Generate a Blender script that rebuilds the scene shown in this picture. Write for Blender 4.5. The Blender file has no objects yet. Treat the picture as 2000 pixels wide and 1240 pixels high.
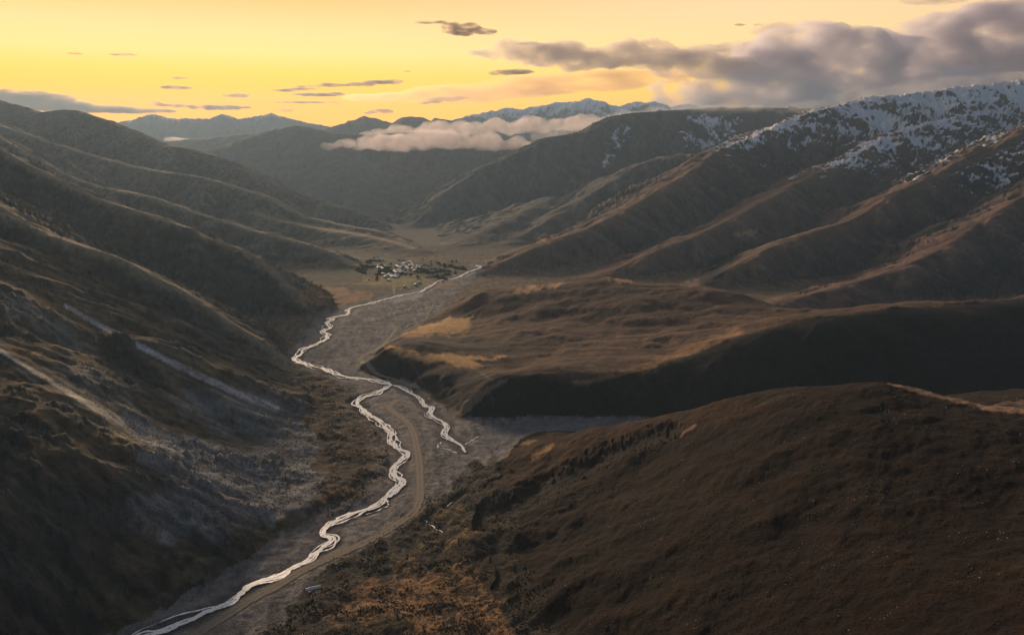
import bpy, math, random, time
import numpy as np
T0 = time.time()
R = math.radians
scene = bpy.context.scene
random.seed(7); rng = np.random.default_rng(7)

# ------------------------------------------------------------------ camera
HC = 350.0; PITCH = R(14.5); FPX = 1428.15          # camera height, downward pitch, focal length in 2000-px units
cam = bpy.data.objects.new('camera', bpy.data.cameras.new('camera'))
scene.collection.objects.link(cam); scene.camera = cam
cam.location = (0, 0, HC); cam.rotation_euler = (math.pi/2 - PITCH, 0, 0)
cam.data.sensor_width = 36; cam.data.lens = 36*FPX/2000
cam.data.clip_start = 1; cam.data.clip_end = 200000

# ------------------------------------------------------------------ light
SUN_AZ, SUN_EL = R(-25), R(9.5)                      # azimuth from the view direction (left is negative)
SUN_DIR = (math.sin(SUN_AZ)*math.cos(SUN_EL), math.cos(SUN_AZ)*math.cos(SUN_EL), math.sin(SUN_EL))
sun = bpy.data.objects.new('sun', bpy.data.lights.new('sun', 'SUN'))
scene.collection.objects.link(sun)
sun.data.energy = 3.6; sun.data.angle = R(9.0); sun.data.color = (1.0, 0.72, 0.46)
from mathutils import Vector
sun.rotation_euler = Vector(SUN_DIR).to_track_quat('Z', 'Y').to_euler()
sun.location = (0, 0, 3000)
scene.view_settings.view_transform = 'Standard'; scene.view_settings.look = 'None'
scene.view_settings.exposure = 0.3; scene.view_settings.gamma = 1.0
scene.view_settings.use_curve_mapping = False

def srgb(r, g, b):
    f = lambda c: (c/255/12.92) if c/255 <= 0.04045 else ((c/255+0.055)/1.055)**2.4
    return (f(r), f(g), f(b), 1.0)

world = bpy.data.worlds.new('World'); scene.world = world; world.use_nodes = True
def build_world():
    nt = world.node_tree; N = nt.nodes; L = nt.links
    N.clear()
    def node(t, **k):
        n = N.new(t)
        for a, b in k.items(): setattr(n, a, b)
        return n
    def math_(op, a, b=None, clamp=False):
        n = node('ShaderNodeMath', operation=op, use_clamp=clamp)
        for i, v in enumerate((a, b)):
            if v is None: continue
            if isinstance(v, (int, float)): n.inputs[i].default_value = v
            else: L.new(v, n.inputs[i])
        return n.outputs[0]
    out = node('ShaderNodeOutputWorld'); bg = node('ShaderNodeBackground')
    L.new(bg.outputs[0], out.inputs[0])
    tc = node('ShaderNodeTexCoord'); sep = node('ShaderNodeSeparateXYZ')
    L.new(tc.outputs['Generated'], sep.inputs[0])
    z = sep.outputs[2]
    sky = node('ShaderNodeTexSky', sky_type='NISHITA', sun_disc=False)
    sky.sun_elevation = SUN_EL; sky.sun_rotation = SUN_AZ
    sky.altitude = 3800; sky.air_density = 1.0; sky.dust_density = 2.0; sky.ozone_density = 1.0
    sm = node('ShaderNodeMix', data_type='RGBA', blend_type='MULTIPLY'); sm.inputs[0].default_value = 1
    L.new(sky.outputs[0], sm.inputs[6]); sm.inputs[7].default_value = (0.05, 0.05, 0.05, 1)
    # evening glow: elevation ramp of the sunset half of the sky
    ramp = node('ShaderNodeValToRGB'); cr = ramp.color_ramp
    stops = [(0.0, (1.55, .54, 0)), (0.03, (1.50, .57, 0)), (0.046, (1.32, .60, .005)), (0.067, (1.12, .65, .06)), (0.09, (1.02, .71, .22)),
             (0.115, (.98, .67, .26)), (0.153, (.92, .53, .19)), (0.2, (.88, .54, .25)), (0.3, (.80, .56, .36)), (0.42, (.52, .45, .42)),
             (0.6, (.28, .29, .32)), (1.0, (.15, .18, .23))]
    e = cr.elements
    e[0].position = stops[0][0]; e[0].color = (*stops[0][1], 1)
    e[1].position = stops[-1][0]; e[1].color = (*stops[-1][1], 1)
    for p, c in stops[1:-1]:
        q = e.new(p); q.color = (*c, 1)
    L.new(z, ramp.inputs[0])
    # pinker towards the right of the sun
    pr = node('ShaderNodeValToRGB'); e = pr.color_ramp.elements
    st2 = [(0.0, (1.2, .52, .02)), (0.05, (1.1, .60, .07)), (0.09, (.98, .66, .26)), (0.153, (.90, .59, .33)), (0.22, (.86, .60, .42)), (0.3, (.76, .56, .44)), (0.42, (.52, .46, .44)), (0.6, (.28, .29, .32)), (1.0, (.15, .18, .23))]
    e[0].position = 0; e[0].color = (*st2[0][1], 1); e[1].position = 1; e[1].color = (*st2[-1][1], 1)
    for p, c in st2[1:-1]:
        q = e.new(p); q.color = (*c, 1)
    L.new(z, pr.inputs[0])
    mx = node('ShaderNodeMix', data_type='RGBA')
    f = math_('MULTIPLY', math_('ADD', sep.outputs[0], 0.22), 2.0, clamp=True)
    L.new(f, mx.inputs[0]); L.new(ramp.outputs[0], mx.inputs[6]); L.new(pr.outputs[0], mx.inputs[7])
    # glow weight: angle from the sun's azimuth
    dv = node('ShaderNodeVectorMath', operation='DOT_PRODUCT')
    L.new(tc.outputs['Generated'], dv.inputs[0]); dv.inputs[1].default_value = (math.sin(SUN_AZ), math.cos(SUN_AZ), 0)
    w = node('ShaderNodeMapRange', interpolation_type='SMOOTHSTEP')
    w.inputs[1].default_value = -0.15; w.inputs[2].default_value = 0.75
    L.new(dv.outputs['Value'], w.inputs[0])
    fin = node('ShaderNodeMix', data_type='RGBA')
    L.new(w.outputs[0], fin.inputs[0]); L.new(sm.outputs[2], fin.inputs[6]); L.new(mx.outputs[2], fin.inputs[7])
    # below the horizon: the dim brown land beyond what is built
    gw = node('ShaderNodeMapRange'); gw.inputs[1].default_value = -0.05; gw.inputs[2].default_value = -0.01; L.new(z, gw.inputs[0])
    gm = node('ShaderNodeMix', data_type='RGBA'); L.new(gw.outputs[0], gm.inputs[0]); gm.inputs[6].default_value = (.03, .026, .024, 1); L.new(fin.outputs[2], gm.inputs[7])
    L.new(gm.outputs[2], bg.inputs[0]); bg.inputs[1].default_value = 1.05
build_world()
cy = scene.cycles
cy.max_bounces = 6; cy.volume_bounces = 4; cy.diffuse_bounces = 2; cy.glossy_bounces = 2; cy.transparent_max_bounces = 16
cy.use_denoising = True; cy.volume_step_rate = .5

# ------------------------------------------------------------------ pixel <-> place helpers (used to survey the place from the photograph)
CP, SP = math.cos(PITCH), math.sin(PITCH)
def ray(px, py):
    u = (px-1000)/FPX; v = (620-py)/FPX
    return np.array((u, CP+v*SP, -SP+v*CP))
def at(px, py, D):
    d = ray(px, py); return np.array((0, 0, HC)) + d*(D/d[1])
def floor_z(y):
    y = np.asarray(y, dtype=np.float64)
    return np.maximum(-0.03*np.clip(y, -500, 2600) - 0.07*np.clip(y-2600, 0, None), -330.0)
def on_floor(px, py, dz=0.0):
    d = ray(px, py)
    lo, hi = 50.0, 9000.0
    for _ in range(50):
        m = (lo+hi)/2; p = np.array((0, 0, HC)) + d*(m/d[1])
        if p[2] > floor_z(p[1])+dz: lo = m
        else: hi = m
    return np.array((0, 0, HC)) + d*(lo/d[1])
def project(x, y, z):
    c = y*CP - (z-HC)*SP; c = np.maximum(c, 1e-3)
    return 1000 + FPX*x/c, 620 - FPX*(y*SP + (z-HC)*CP)/c

# ------------------------------------------------------------------ noise
def _h(ix, iy, seed):
    h = (ix.astype(np.uint32)*np.uint32(374761393) + iy.astype(np.uint32)*np.uint32(668265263) + np.uint32(seed*362437 & 0xffffffff))
    h = (h ^ (h >> np.uint32(13)))*np.uint32(1274126177)
    return h ^ (h >> np.uint32(16))
_GA = np.linspace(0, 2*np.pi, 64, endpoint=False); _GX = np.cos(_GA).astype(np.float32); _GY = np.sin(_GA).astype(np.float32)
def pn(x, y, seed=0):
    x = np.asarray(x, np.float64); y = np.asarray(y, np.float64)
    fx = np.floor(x); fy = np.floor(y); ix = fx.astype(np.int64); iy = fy.astype(np.int64)
    x = (x-fx).astype(np.float32); y = (y-fy).astype(np.float32)
    u = x*x*x*(x*(x*6-15)+10); v = y*y*y*(y*(y*6-15)+10)
    def g(a, b, dx, dy):
        k = _h(ix+a, iy+b, seed) & np.uint32(63); return _GX[k]*dx + _GY[k]*dy
    a = g(0, 0, x, y); b = g(1, 0, x-1, y); c = g(0, 1, x, y-1); d = g(1, 1, x-1, y-1)
    return (a+(b-a)*u + ((c+(d-c)*u)-(a+(b-a)*u))*v)*1.5
def fbm(x, y, o=4, seed=0, gain=0.5):
    s = 0; a = 1.0; f = 1.0
    for i in range(o):
        s = s + a*pn(x*f+i*17.3, y*f-i*9.1, seed+i); a *= gain; f *= 2.03
    return s
def ridged(x, y, o=4, seed=0, gain=0.5):
    s = 0; a = 1.0; f = 1.0
    for i in range(o):
        s = s + a*(1-2*np.abs(pn(x*f+i*11.7, y*f+i*5.3, seed+i))); a *= gain; f *= 2.07
    return s
def sstep(a, b, x):
    t = np.clip((x-a)/(b-a), 0, 1); return t*t*(3-2*t)

# ------------------------------------------------------------------ terrain grid (denser where the photograph looks)
th = np.concatenate([np.linspace(-68, -41.5, 26), np.linspace(-41, 41, 990), np.linspace(41.5, 68, 26)])*math.pi/180
rr = [90.0]
while rr[-1] < 15000:
    r = rr[-1]
    s = 0.03 if r < 200 else 0.0040 if r < 2000 else 0.0028 if r < 5300 else 0.0048
    rr.append(r*(1+s))
rr = np.array(rr)
NR, NT = len(rr), len(th)
GX = (rr[:, None]*np.sin(th)[None, :]); GY = (rr[:, None]*np.cos(th)[None, :])
print('grid', NR, NT, NR*NT)

def near_poly(X, Y, pts, sl=.5):
    """distance, interpolated z, signed side (+1 = towards the camera), arc parameter of the nearest crest point"""
    best = np.full(X.shape, 1e18, np.float32); Z = np.zeros(X.shape, np.float32); S = np.zeros(X.shape, np.float32); A = np.zeros(X.shape, np.float32); D = np.zeros(X.shape, np.float32)
    acc = 0.0
    for p, q in zip(pts[:-1], pts[1:]):
        dx, dy = q[0]-p[0], q[1]-p[1]; l2 = dx*dx+dy*dy; l = math.sqrt(l2)
        nx, ny = -dy/l, dx/l
        if nx*-(p[0]+q[0]) + ny*-(p[1]+q[1]) < 0: nx, ny = -nx, -ny
        ax = (X-p[0]).astype(np.float32); ay = (Y-p[1]).astype(np.float32)
        t = np.clip((ax*dx+ay*dy)/l2, 0, 1)
        ex = ax-t*dx; ey = ay-t*dy; d2 = ex*ex+ey*ey
        z = (p[2]+t*(q[2]-p[2])).astype(np.float32); c = np.sqrt(d2)*np.float32(sl)-z
        m = c < best
        best = np.where(m, c, best); D = np.where(m, d2, D)
        Z = np.where(m, z, Z)
        S = np.where(m, (ex*nx+ey*ny)/np.sqrt(d2+1e-3), S)
        A = np.where(m, acc+t*l, A)
        acc += l
    return np.sqrt(D), Z, S, A

def catmull(pts, n=4):
    P = np.array(pts, float); out = []
    Q = np.vstack([2*P[0]-P[1], P, 2*P[-1]-P[-2]])
    for i in range(1, len(Q)-2):
        for k in range(n):
            t = k/n
            out.append(0.5*((2*Q[i]) + (-Q[i-1]+Q[i+1])*t + (2*Q[i-1]-5*Q[i]+4*Q[i+1]-Q[i+2])*t*t + (-Q[i-1]+3*Q[i]-3*Q[i+1]+Q[i+2])*t**3))
    out.append(P[-1]); return np.array(out)

def crest(lst):
    return np.array([at(*p) for p in lst])

def rbf(pts, X, Y, smooth=0.0):
    """linear-kernel interpolation of surveyed heights in (azimuth, log distance)"""
    P = np.array(pts, float)
    a = np.arctan2(P[:, 0], P[:, 1]); b = np.log(np.hypot(P[:, 0], P[:, 1])/100)
    n = len(P)
    K = np.sqrt((a[:, None]-a[None])**2+(b[:, None]-b[None])**2+4e-4)
    M = np.zeros((n+3, n+3)); M[:n, :n] = K - np.eye(n)*smooth; M[:n, n] = 1; M[:n, n+1] = a; M[:n, n+2] = b; M[n:, :n] = M[:n, n:].T
    w = np.linalg.solve(M, np.concatenate([P[:, 2], np.zeros(3)])).astype(np.float32)
    qa = np.arctan2(X, Y).astype(np.float32); qb = np.log(np.hypot(X, Y)/100).astype(np.float32)
    h = w[n]+w[n+1]*qa+w[n+2]*qb
    for i in range(n):
        h += w[i]*np.sqrt((qa-np.float32(a[i]))**2+(qb-np.float32(b[i]))**2+np.float32(4e-4))
    return h

H = floor_z(GY).astype(np.float32); LAB = np.zeros(H.shape, np.int16)
DCREST = np.full(H.shape, 1e5, np.float32); GULF = np.zeros(H.shape, np.float32)
NAMES = ['valley_floor']
def add_hill(name, h, mask, k, d=None, g=None):
    """smooth union of a hill into the land; mask = slice of rows it can reach"""
    global H
    if name in NAMES: i = NAMES.index(name)
    else: NAMES.append(name); i = len(NAMES)-1
    a = H[mask]; b = h
    dd = np.maximum(k-np.abs(a-b), 0)/k
    LAB[mask] = np.where(b > a, i, LAB[mask])
    if d is not None: DCREST[mask] = np.where(b > a, d, DCREST[mask])
    else: DCREST[mask] = np.where(b > a, 1e4, DCREST[mask])
    if g is not None: GULF[mask] = np.where(b > a, g, GULF[mask])
    H[mask] = np.maximum(a, b) + dd*dd*k*0.25

def rows(r0, r1):
    return slice(int(np.searchsorted(rr, r0)), int(np.searchsorted(rr, r1)))

def ridge(name, lst, front, back, w=20, k=25, r0=600, r1=9000, gul=0.0, lam=120, seed=0, extend=None, smooth=2, concave=0.0, sel=8.0):
    pts = crest(lst)
    if extend is not None: pts = np.vstack([extend, pts])
    if smooth: pts = catmull(pts, smooth)
    m = rows(r0, r1); X = GX[m]; Y = GY[m]
    d, z, s, a = near_poly(X, Y, pts, sel)
    wf = sstep(-1, 1, s)
    sl = front*wf+back*(1-wf)
    e = np.sqrt(d*d+w*w)-w
    drop = sl*e
    if concave: drop = drop + concave*wf*140*(1-np.exp(-e/140))
    h = z - drop
    g = None
    if gul:
        dv = pts[-1]-pts[0]; l = math.hypot(dv[0], dv[1]); ux, uy = dv[0]/l, dv[1]/l
        c1 = X*ux+Y*uy; c2 = -X*uy+Y*ux
        wx = fbm(X/(lam*3), Y/(lam*3), 2, seed+50)*lam*0.6
        g = -ridged((c1+wx)/lam, c2/(lam*4.5), 4, seed, 0.48)
        h = h + .45*gul*(g+0.1)*sstep(w*0.4, lam*2.2, d)*(0.3+0.7*wf)
    add_hill(name, h.astype(np.float32), m, k, d, g)

# ------------------------------------------------------------------ the mountains, surveyed from the photograph (pixel, pixel, distance in metres)
def build_land():
    # distant snow ranges
    ridge('far_range_left', [(150, 250, 12800), (240, 238, 12500), (268, 233, 12500), (297, 222, 12500), (320, 229, 12500), (345, 233, 12500), (375, 231, 12500), (408, 232, 12500), (435, 223, 12500),
          (462, 232, 12500), (492, 229, 12500), (530, 222, 12500), (545, 227, 12500), (562, 230, 12500), (592, 238, 12500), (640, 246, 12500)], .55, .6, 20, 45, 9500, 15000, 75, 480, 3, smooth=1)
    ridge('far_range_right', [(600, 262, 11000), (690, 246, 11000), (760, 243, 11000), (850, 238, 11000), (885, 236, 11000), (910, 226, 11000), (940, 221, 11000), (962, 216, 11000), (985, 211, 11000), (1010, 214, 11000), (1050, 208, 11000), (1085, 201, 11000),
          (1110, 200, 11000), (1150, 193, 11000), (1162, 196, 11000), (1176, 196, 11000), (1190, 204, 11000), (1208, 208, 11000), (1240, 200, 11000), (1285, 200, 11000), (1310, 207, 11000), (1340, 204, 11000), (1420, 215, 11000), (1600, 240, 11000)], .55, .6, 20, 45, 8300, 15000, 95, 460, 5, smooth=1)
    ridge('dark_foothill_range', [(600, 262, 9200), (640, 250, 9200), (690, 236, 9200), (712, 227, 9200), (745, 234, 9200), (765, 239, 9200), (790, 228, 9200), (822, 229, 9200), (842, 236, 9200), (850, 230, 9200), (885, 237, 9200), (940, 252, 9200), (1100, 280, 9200)], .5, .5, 16, 40, 7300, 12000, 50, 340, 8, smooth=1)
    ridge('distant_hill', [(300, 290, 8400), (330, 276, 8400), (400, 270, 8400), (460, 264, 8400), (497, 262, 8400), (530, 275, 8400), (600, 300, 8400)], .35, .4, 100, 40, 7000, 11000, 20, 350, 9)
    # mountain closing the valley
    ridge('gorge_mountain', [(380, 310, 6600), (420, 294, 6700), (450, 282, 6800), (500, 267, 6900), (540, 254, 7000), (580, 249, 7000), (610, 252, 7000), (650, 260, 7000), (720, 263, 7000), (800, 258, 7000), (900, 262, 7000), (1000, 272, 7000), (1100, 285, 7000)], .36, .4, 90, 60, 3300, 9500, 55, 420, 11)
    ridge('gorge_mountain', [(580, 252, 6950), (640, 300, 6300), (690, 345, 5700), (730, 400, 5100)], .3, .3, 60, 90, 3300, 9500, 20, 300, 12)
    # left side, far to near
    ridge('left_mountain', [(-260, 120, 5200), (-120, 165, 5000), (0, 197, 4800), (45, 210, 4700), (75, 220, 4650), (130, 214, 4600), (165, 221, 4500), (210, 237, 4400), (260, 258, 4300), (320, 281, 4200), (370, 291, 4150), (420, 304, 4100), (480, 333, 4000), (540, 360, 3950), (600, 386, 3900), (650, 401, 3850), (690, 413, 3800), (730, 438, 3750), (765, 462, 3650)],
          .34, .5, 45, 40, 2000, 6500, 34, 230, 14)
    ridge('left_spur_far', [(-250, 170, 4100), (0, 245, 3700), (120, 285, 3600), (240, 320, 3500), (325, 336, 3400), (400, 347, 3350), (525, 387, 3250), (600, 424, 3150), (690, 442, 3050), (750, 454, 2980), (795, 482, 2850)], .52, .5, 32, 35, 1800, 5500, 30, 200, 17)
    ridge('left_spur_middle', [(-250, 150, 3100), (-100, 225, 3000), (0, 271, 2900), (50, 298, 2850), (110, 335, 2750), (190, 364, 2700), (250, 375, 2650), (300, 386, 2600), (380, 414, 2550), (450, 435, 2500), (500, 451, 2460), (575, 470, 2420), (650, 492, 2330), (695, 522, 2230)], .66, .55, 22, 25, 1500, 4200, 30, 150, 20)
    ridge('left_hill_middle', [(-250, 165, 1900), (-100, 240, 1850), (0, 294, 1800), (60, 325, 1780), (100, 345, 1770), (150, 369, 1760), (200, 390, 1750), (270, 411, 1730), (320, 430, 1710), (370, 445, 1700), (400, 459, 1690), (450, 480, 1670), (500, 505, 1650), (550, 545, 1620), (590, 585, 1580), (612, 625, 1540)], .70, .58, 14, 18, 900, 2900, 30, 95, 23)
    ridge('left_hill_near', [(-250, 260, 1350), (-100, 350, 1300), (0, 410, 1260), (50, 436, 1245), (100, 459, 1235), (150, 476, 1225), (200, 495, 1215), (250, 515, 1205), (300, 541, 1195), (350, 566, 1185), (400, 597, 1175), (450, 630, 1165), (500, 662, 1150), (540, 693, 1135), (560, 722, 1115)], .68, .58, 10, 14, 600, 2000, 20, 62, 26)
    ridge('rocky_spur', [(-200, 400, 1080), (-100, 455, 1045), (0, 512, 1010), (60, 552, 985), (120, 593, 965), (160, 622, 950), (200, 648, 935), (235, 652, 925), (262, 660, 918), (275, 690, 905), (300, 735, 890), (350, 775, 880), (430, 812, 870)], .5, .55, 7, 14, 500, 1600, 0, 40, 29, sel=.6)
    W = [(250, 1240, 0), (380, 1150, 0), (500, 1080, 0), (600, 1015, 0), (650, 940, 0), (640, 860, 0), (600, 790, 0), (575, 745, 0)]
    pts = [on_floor(p[0], p[1]) for p in W]
    pts += [p+np.array((70, -20, -28)) for p in pts]
    pts += [at(*p) for p in [(500, 950, 690), (400, 900, 690), (300, 860, 690), (270, 850, 700), (200, 800, 690), (140, 770, 690), (0, 680, 720), (400, 1000, 600), (300, 1000, 572), (200, 1000, 545), (100, 1000, 515), (0, 1000, 480), (0, 850, 575), (100, 900, 552), (60, 810, 610),
            (150, 1150, 478), (0, 1150, 430), (250, 1150, 500), (0, 1240, 392), (100, 1240, 425), (500, 870, 800), (450, 800, 885), (350, 760, 885), (300, 745, 870), (0, 590, 860), (100, 660, 850), (-200, 680, 740), (-200, 1000, 450), (-200, 1240, 360), (-200, 500, 930), (-400, 800, 560), (300, 1500, 330), (0, 1500, 300), (-300, 1500, 260), (520, 800, 960), (480, 770, 1010)]]
    m = rows(90, 1500); ms = m
    h = rbf(pts, GX[m], GY[m])
    h = np.minimum(h, 420)
    h = np.where(GY[m] > 1100, h-(GY[m]-1100)*0.4, h)
    h = h + 4*fbm(GX[m]/60, GY[m]/60, 4, 89)
    add_hill('scree_slope', h.astype(np.float32), m, 16)
    # right side, far to near
    ridge('gorge_hill', [(1900, 190, 6800), (1750, 200, 6500), (1600, 213, 6200), (1500, 210, 6000), (1380, 212, 5700), (1325, 215, 5500), (1250, 220, 5300), (1205, 226, 5200), (1150, 256, 5000), (1075, 268, 4900), (1040, 285, 4800), (1000, 301, 4700), (960, 320, 4600), (920, 345, 4450), (880, 372, 4300), (845, 402, 4150), (815, 432, 4000), (785, 465, 3800)], .40, .5, 50, 60, 2300, 8500, 85, 260, 31, concave=.5)
    ridge('gorge_spur', [(1560, 262, 4700), (1480, 275, 4500), (1395, 296, 4300), (1350, 301, 4150), (1300, 306, 4000), (1250, 321, 3850), (1200, 350, 3650), (1150, 382, 3450), (1100, 412, 3250), (1050, 442, 3050), (990, 475, 2850), (930, 505, 2650)], .42, .5, 40, 40, 1800, 6000, 45, 190, 33)
    ridge('snow_mountain', [(2300, 120, 5000), (2150, 140, 4900), (2000, 160, 4800), (1900, 171, 4650), (1830, 179, 4550), (1750, 190, 4450), (1690, 198, 4350), (1650, 209, 4250), (1600, 219, 4150), (1560, 232, 4050), (1520, 250, 3900), (1470, 270, 3700), (1430, 285, 3550), (1395, 299, 3400), (1370, 316, 3250), (1340, 340, 3080), (1300, 365, 2920), (1250, 394, 2760), (1200, 420, 2600), (1150, 444, 2480), (1100, 462, 2380), (1050, 481, 2290), (1000, 503, 2200), (945, 532, 2110)], .36, .5, 40, 40, 1500, 6000, 72, 150, 37, concave=.45)
    ridge('snow_spur', [(1930, 205, 4500), (1860, 235, 4150), (1795, 251, 3850), (1740, 266, 3650), (1700, 290, 3450), (1650, 315, 3250), (1600, 336, 3080), (1550, 360, 2900), (1500, 386, 2740), (1450, 415, 2580), (1400, 441, 2440), (1300, 481, 2240), (1220, 518, 2090), (1160, 543, 2000)], .38, .46, 32, 32, 1500, 6000, 52, 125, 41, concave=.3)
    ridge('brown_spur', [(2300, 130, 3515), (2150, 190, 3278), (2000, 256, 3040), (1950, 281, 2926), (1900, 301, 2831), (1850, 326, 2726), (1800, 351, 2632), (1750, 376, 2536), (1700, 410, 2413), (1650, 434, 2318), (1600, 447, 2252), (1500, 486, 2090), (1430, 522, 1976), (1375, 552, 1881), (1345, 572, 1760)], .38, .5, 22, 26, 1300, 5000, 50, 110, 43, concave=.3)
    ridge('dark_spur', [(2300, 240, 2475), (2150, 310, 2340), (2000, 386, 2187), (1950, 416, 2115), (1900, 441, 2043), (1850, 480, 1953), (1800, 505, 1881), (1750, 525, 1827), (1700, 543, 1773), (1640, 560, 1710), (1570, 578, 1647), (1510, 592, 1600)], .33, .45, 20, 24, 1200, 4200, 42, 90, 47, concave=.2)
    # lower slopes that pinch the gorge beyond the village
    ridge('gorge_hill', [(1080, 385, 3700), (1000, 425, 3250), (940, 455, 2980), (890, 478, 2780), (850, 494, 2650), (832, 503, 2590)], .36, .3, 50, 40, 2000, 5500, 30, 170, 51)
    ridge('left_spur_far', [(480, 415, 3150), (600, 442, 2980), (690, 456, 2850), (750, 468, 2740), (790, 481, 2640), (815, 494, 2570)], .36, .4, 45, 40, 2000, 4500, 20, 150, 52)
    # terrace with the dark slope facing the camera
    P = [(960, 748, 965), (1000, 736, 975), (1050, 731, 980), (1100, 745, 970), (1140, 751, 965), (1200, 737, 985), (1300, 710, 1020), (1400, 671, 1060), (1500, 637, 1090), (1600, 616, 1110), (1700, 605, 1135), (1800, 597, 1155), (1900, 590, 1175), (2000, 582, 1195), (2200, 570, 1230),
         (1300, 690, 1090), (1100, 700, 1100), (1000, 695, 1130), (1000, 640, 1320), (1100, 600, 1420), (1200, 640, 1280), (1300, 640, 1250), (1400, 620, 1280), (1450, 610, 1300), (1500, 628, 1210), (1200, 690, 1110), (1400, 650, 1150),
         (940, 572, 1570), (1050, 559, 1560), (1190, 545, 1560), (1250, 553, 1530), (1350, 560, 1480), (1430, 571, 1430), (1447, 590, 1360), (960, 600, 1480), (900, 596, 1560),
         (785, 660, 1325), (850, 636, 1410), (920, 622, 1450), (900, 655, 1330), (760, 682, 1163), (850, 695, 1122), (940, 712, 1080), (1000, 720, 1062), (800, 665, 1240), (900, 672, 1230),
         (800, 708, 1105), (870, 733, 1040), (930, 750, 985)]
    pts = [at(*p) for p in P]
    foot = [(872, 812), (950, 818), (1050, 815), (1150, 818), (1250, 818), (735, 738), (795, 762), (845, 788), (716, 702), (728, 690), (765, 665), (800, 640), (850, 612), (878, 598), (900, 580)]
    pts += [on_floor(*p)+np.array((0, 0, -3)) for p in foot]
    pts += [np.array(p, float) for p in [(320, 905, -18), (480, 930, -5), (650, 960, 5), (850, 1000, 20), (1100, 1040, 30), (300, 800, -40), (600, 830, -20), (900, 850, 0),
            (-60, 1800, -62), (80, 1780, -50), (250, 1780, -60), (420, 1700, -60), (560, 1600, -55), (700, 1450, -48), (640, 1400, -20), (900, 1420, -42), (1200, 1450, -30), (-330, 1200, -60), (-300, 1350, -62), (-260, 1500, -65), (-120, 900, -50), (-220, 1050, -52), (30, 830, -50), (200, 2100, -90), (700, 2000, -90), (1400, 1900, -70)]]
    m = rows(700, 2300)
    h = rbf(pts, GX[m], GY[m])
    add_hill('terrace_hill', h.astype(np.float32), m, 6)
    # near hill
    P = [(1010, 870, 820), (1060, 856, 810), (1140, 841, 790), (1240, 822, 765), (1330, 806, 740), (1420, 781, 705), (1500, 766, 680), (1600, 753, 655), (1690, 746, 635), (1745, 750, 620), (1800, 766, 600), (1870, 785, 580), (1940, 798, 560), (2000, 806, 550), (2150, 830, 520), (2400, 870, 470),
         (1250, 950, 610), (1500, 900, 545), (1250, 1100, 482), (1500, 1050, 455), (1750, 900, 495), (2000, 1000, 412), (1750, 1100, 388), (1500, 1240, 368), (1250, 1240, 417), (1750, 1240, 328), (2000, 1240, 302), (2300, 1240, 275), (1250, 1500, 320), (1750, 1500, 240), (2200, 1500, 200), (1100, 1000, 610), (1100, 1150, 490), (1060, 930, 705), (1000, 1500, 335)]
    pts = [at(*p) for p in P]
    pts += [on_floor(*p)+np.array((0, 0, -2)) for p in [(1012, 1240), (965, 1150), (915, 1060), (940, 980), (962, 925), (985, 890)]]
    pts += [on_floor(*p)+np.array((-60, 0, -25)) for p in [(1012, 1240), (965, 1150), (915, 1060), (940, 980), (962, 925)]]
    pts += [np.array(p, float) for p in [(316, 830, -14), (150, 860, -30), (40, 890, -38), (480, 800, 0), (650, 760, 20), (850, 700, 40), (-40, 300, -20), (-80, 150, -25), (500, 950, -60), (900, 900, -30), (100, 1000, -70)]]
    m = rows(90, 1150)
    h = rbf(pts, GX[m], GY[m])
    h = h + 4*fbm(GX[m]/60, GY[m]/60, 4, 88)*sstep(40, 0, h)
    add_hill('near_hill', h.astype(np.float32), m, 18)
    ridge('near_hill', [(1900, 806, 640), (1930, 793, 655), (1965, 786, 670), (2000, 780, 685), (2200, 755, 720)], .2, .4, 10, 6, 400, 1000, smooth=2)
build_land()
print('land', time.time()-T0)


# ------------------------------------------------------------------ looking things up on the land
def height_at(x, y):
    a = np.arctan2(x, y); r = np.hypot(x, y)
    i = np.clip(np.searchsorted(rr, r)-1, 0, NR-2); j = np.clip(np.searchsorted(th, a)-1, 0, NT-2)
    fi = (r-rr[i])/(rr[i+1]-rr[i]); fj = (a-th[j])/(th[j+1]-th[j])
    return (H[i, j]*(1-fi)*(1-fj)+H[i+1, j]*fi*(1-fj)+H[i, j+1]*(1-fi)*fj+H[i+1, j+1]*fi*fj)
def hit(px, py):
    """where a line of sight of the photograph meets the land"""
    d = ray(px, py); a = math.atan2(d[0], d[1]); j = int(np.clip(np.searchsorted(th, a)-1, 0, NT-2)); f = (a-th[j])/(th[j+1]-th[j])
    col = H[:, j]*(1-f)+H[:, j+1]*f
    g = math.hypot(d[0], d[1]); zz = HC+d[2]*rr/g
    k = np.nonzero(zz <= col)[0]; k = max(int(k[0]), 1) if len(k) else NR-1
    d0 = zz[k-1]-col[k-1]; d1 = zz[k]-col[k]; t = d0/(d0-d1) if d0 != d1 else 0
    r = rr[k-1]+t*(rr[k]-rr[k-1])
    return np.array((d[0]/g*r, d[1]/g*r, HC+d[2]/g*r))

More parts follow.
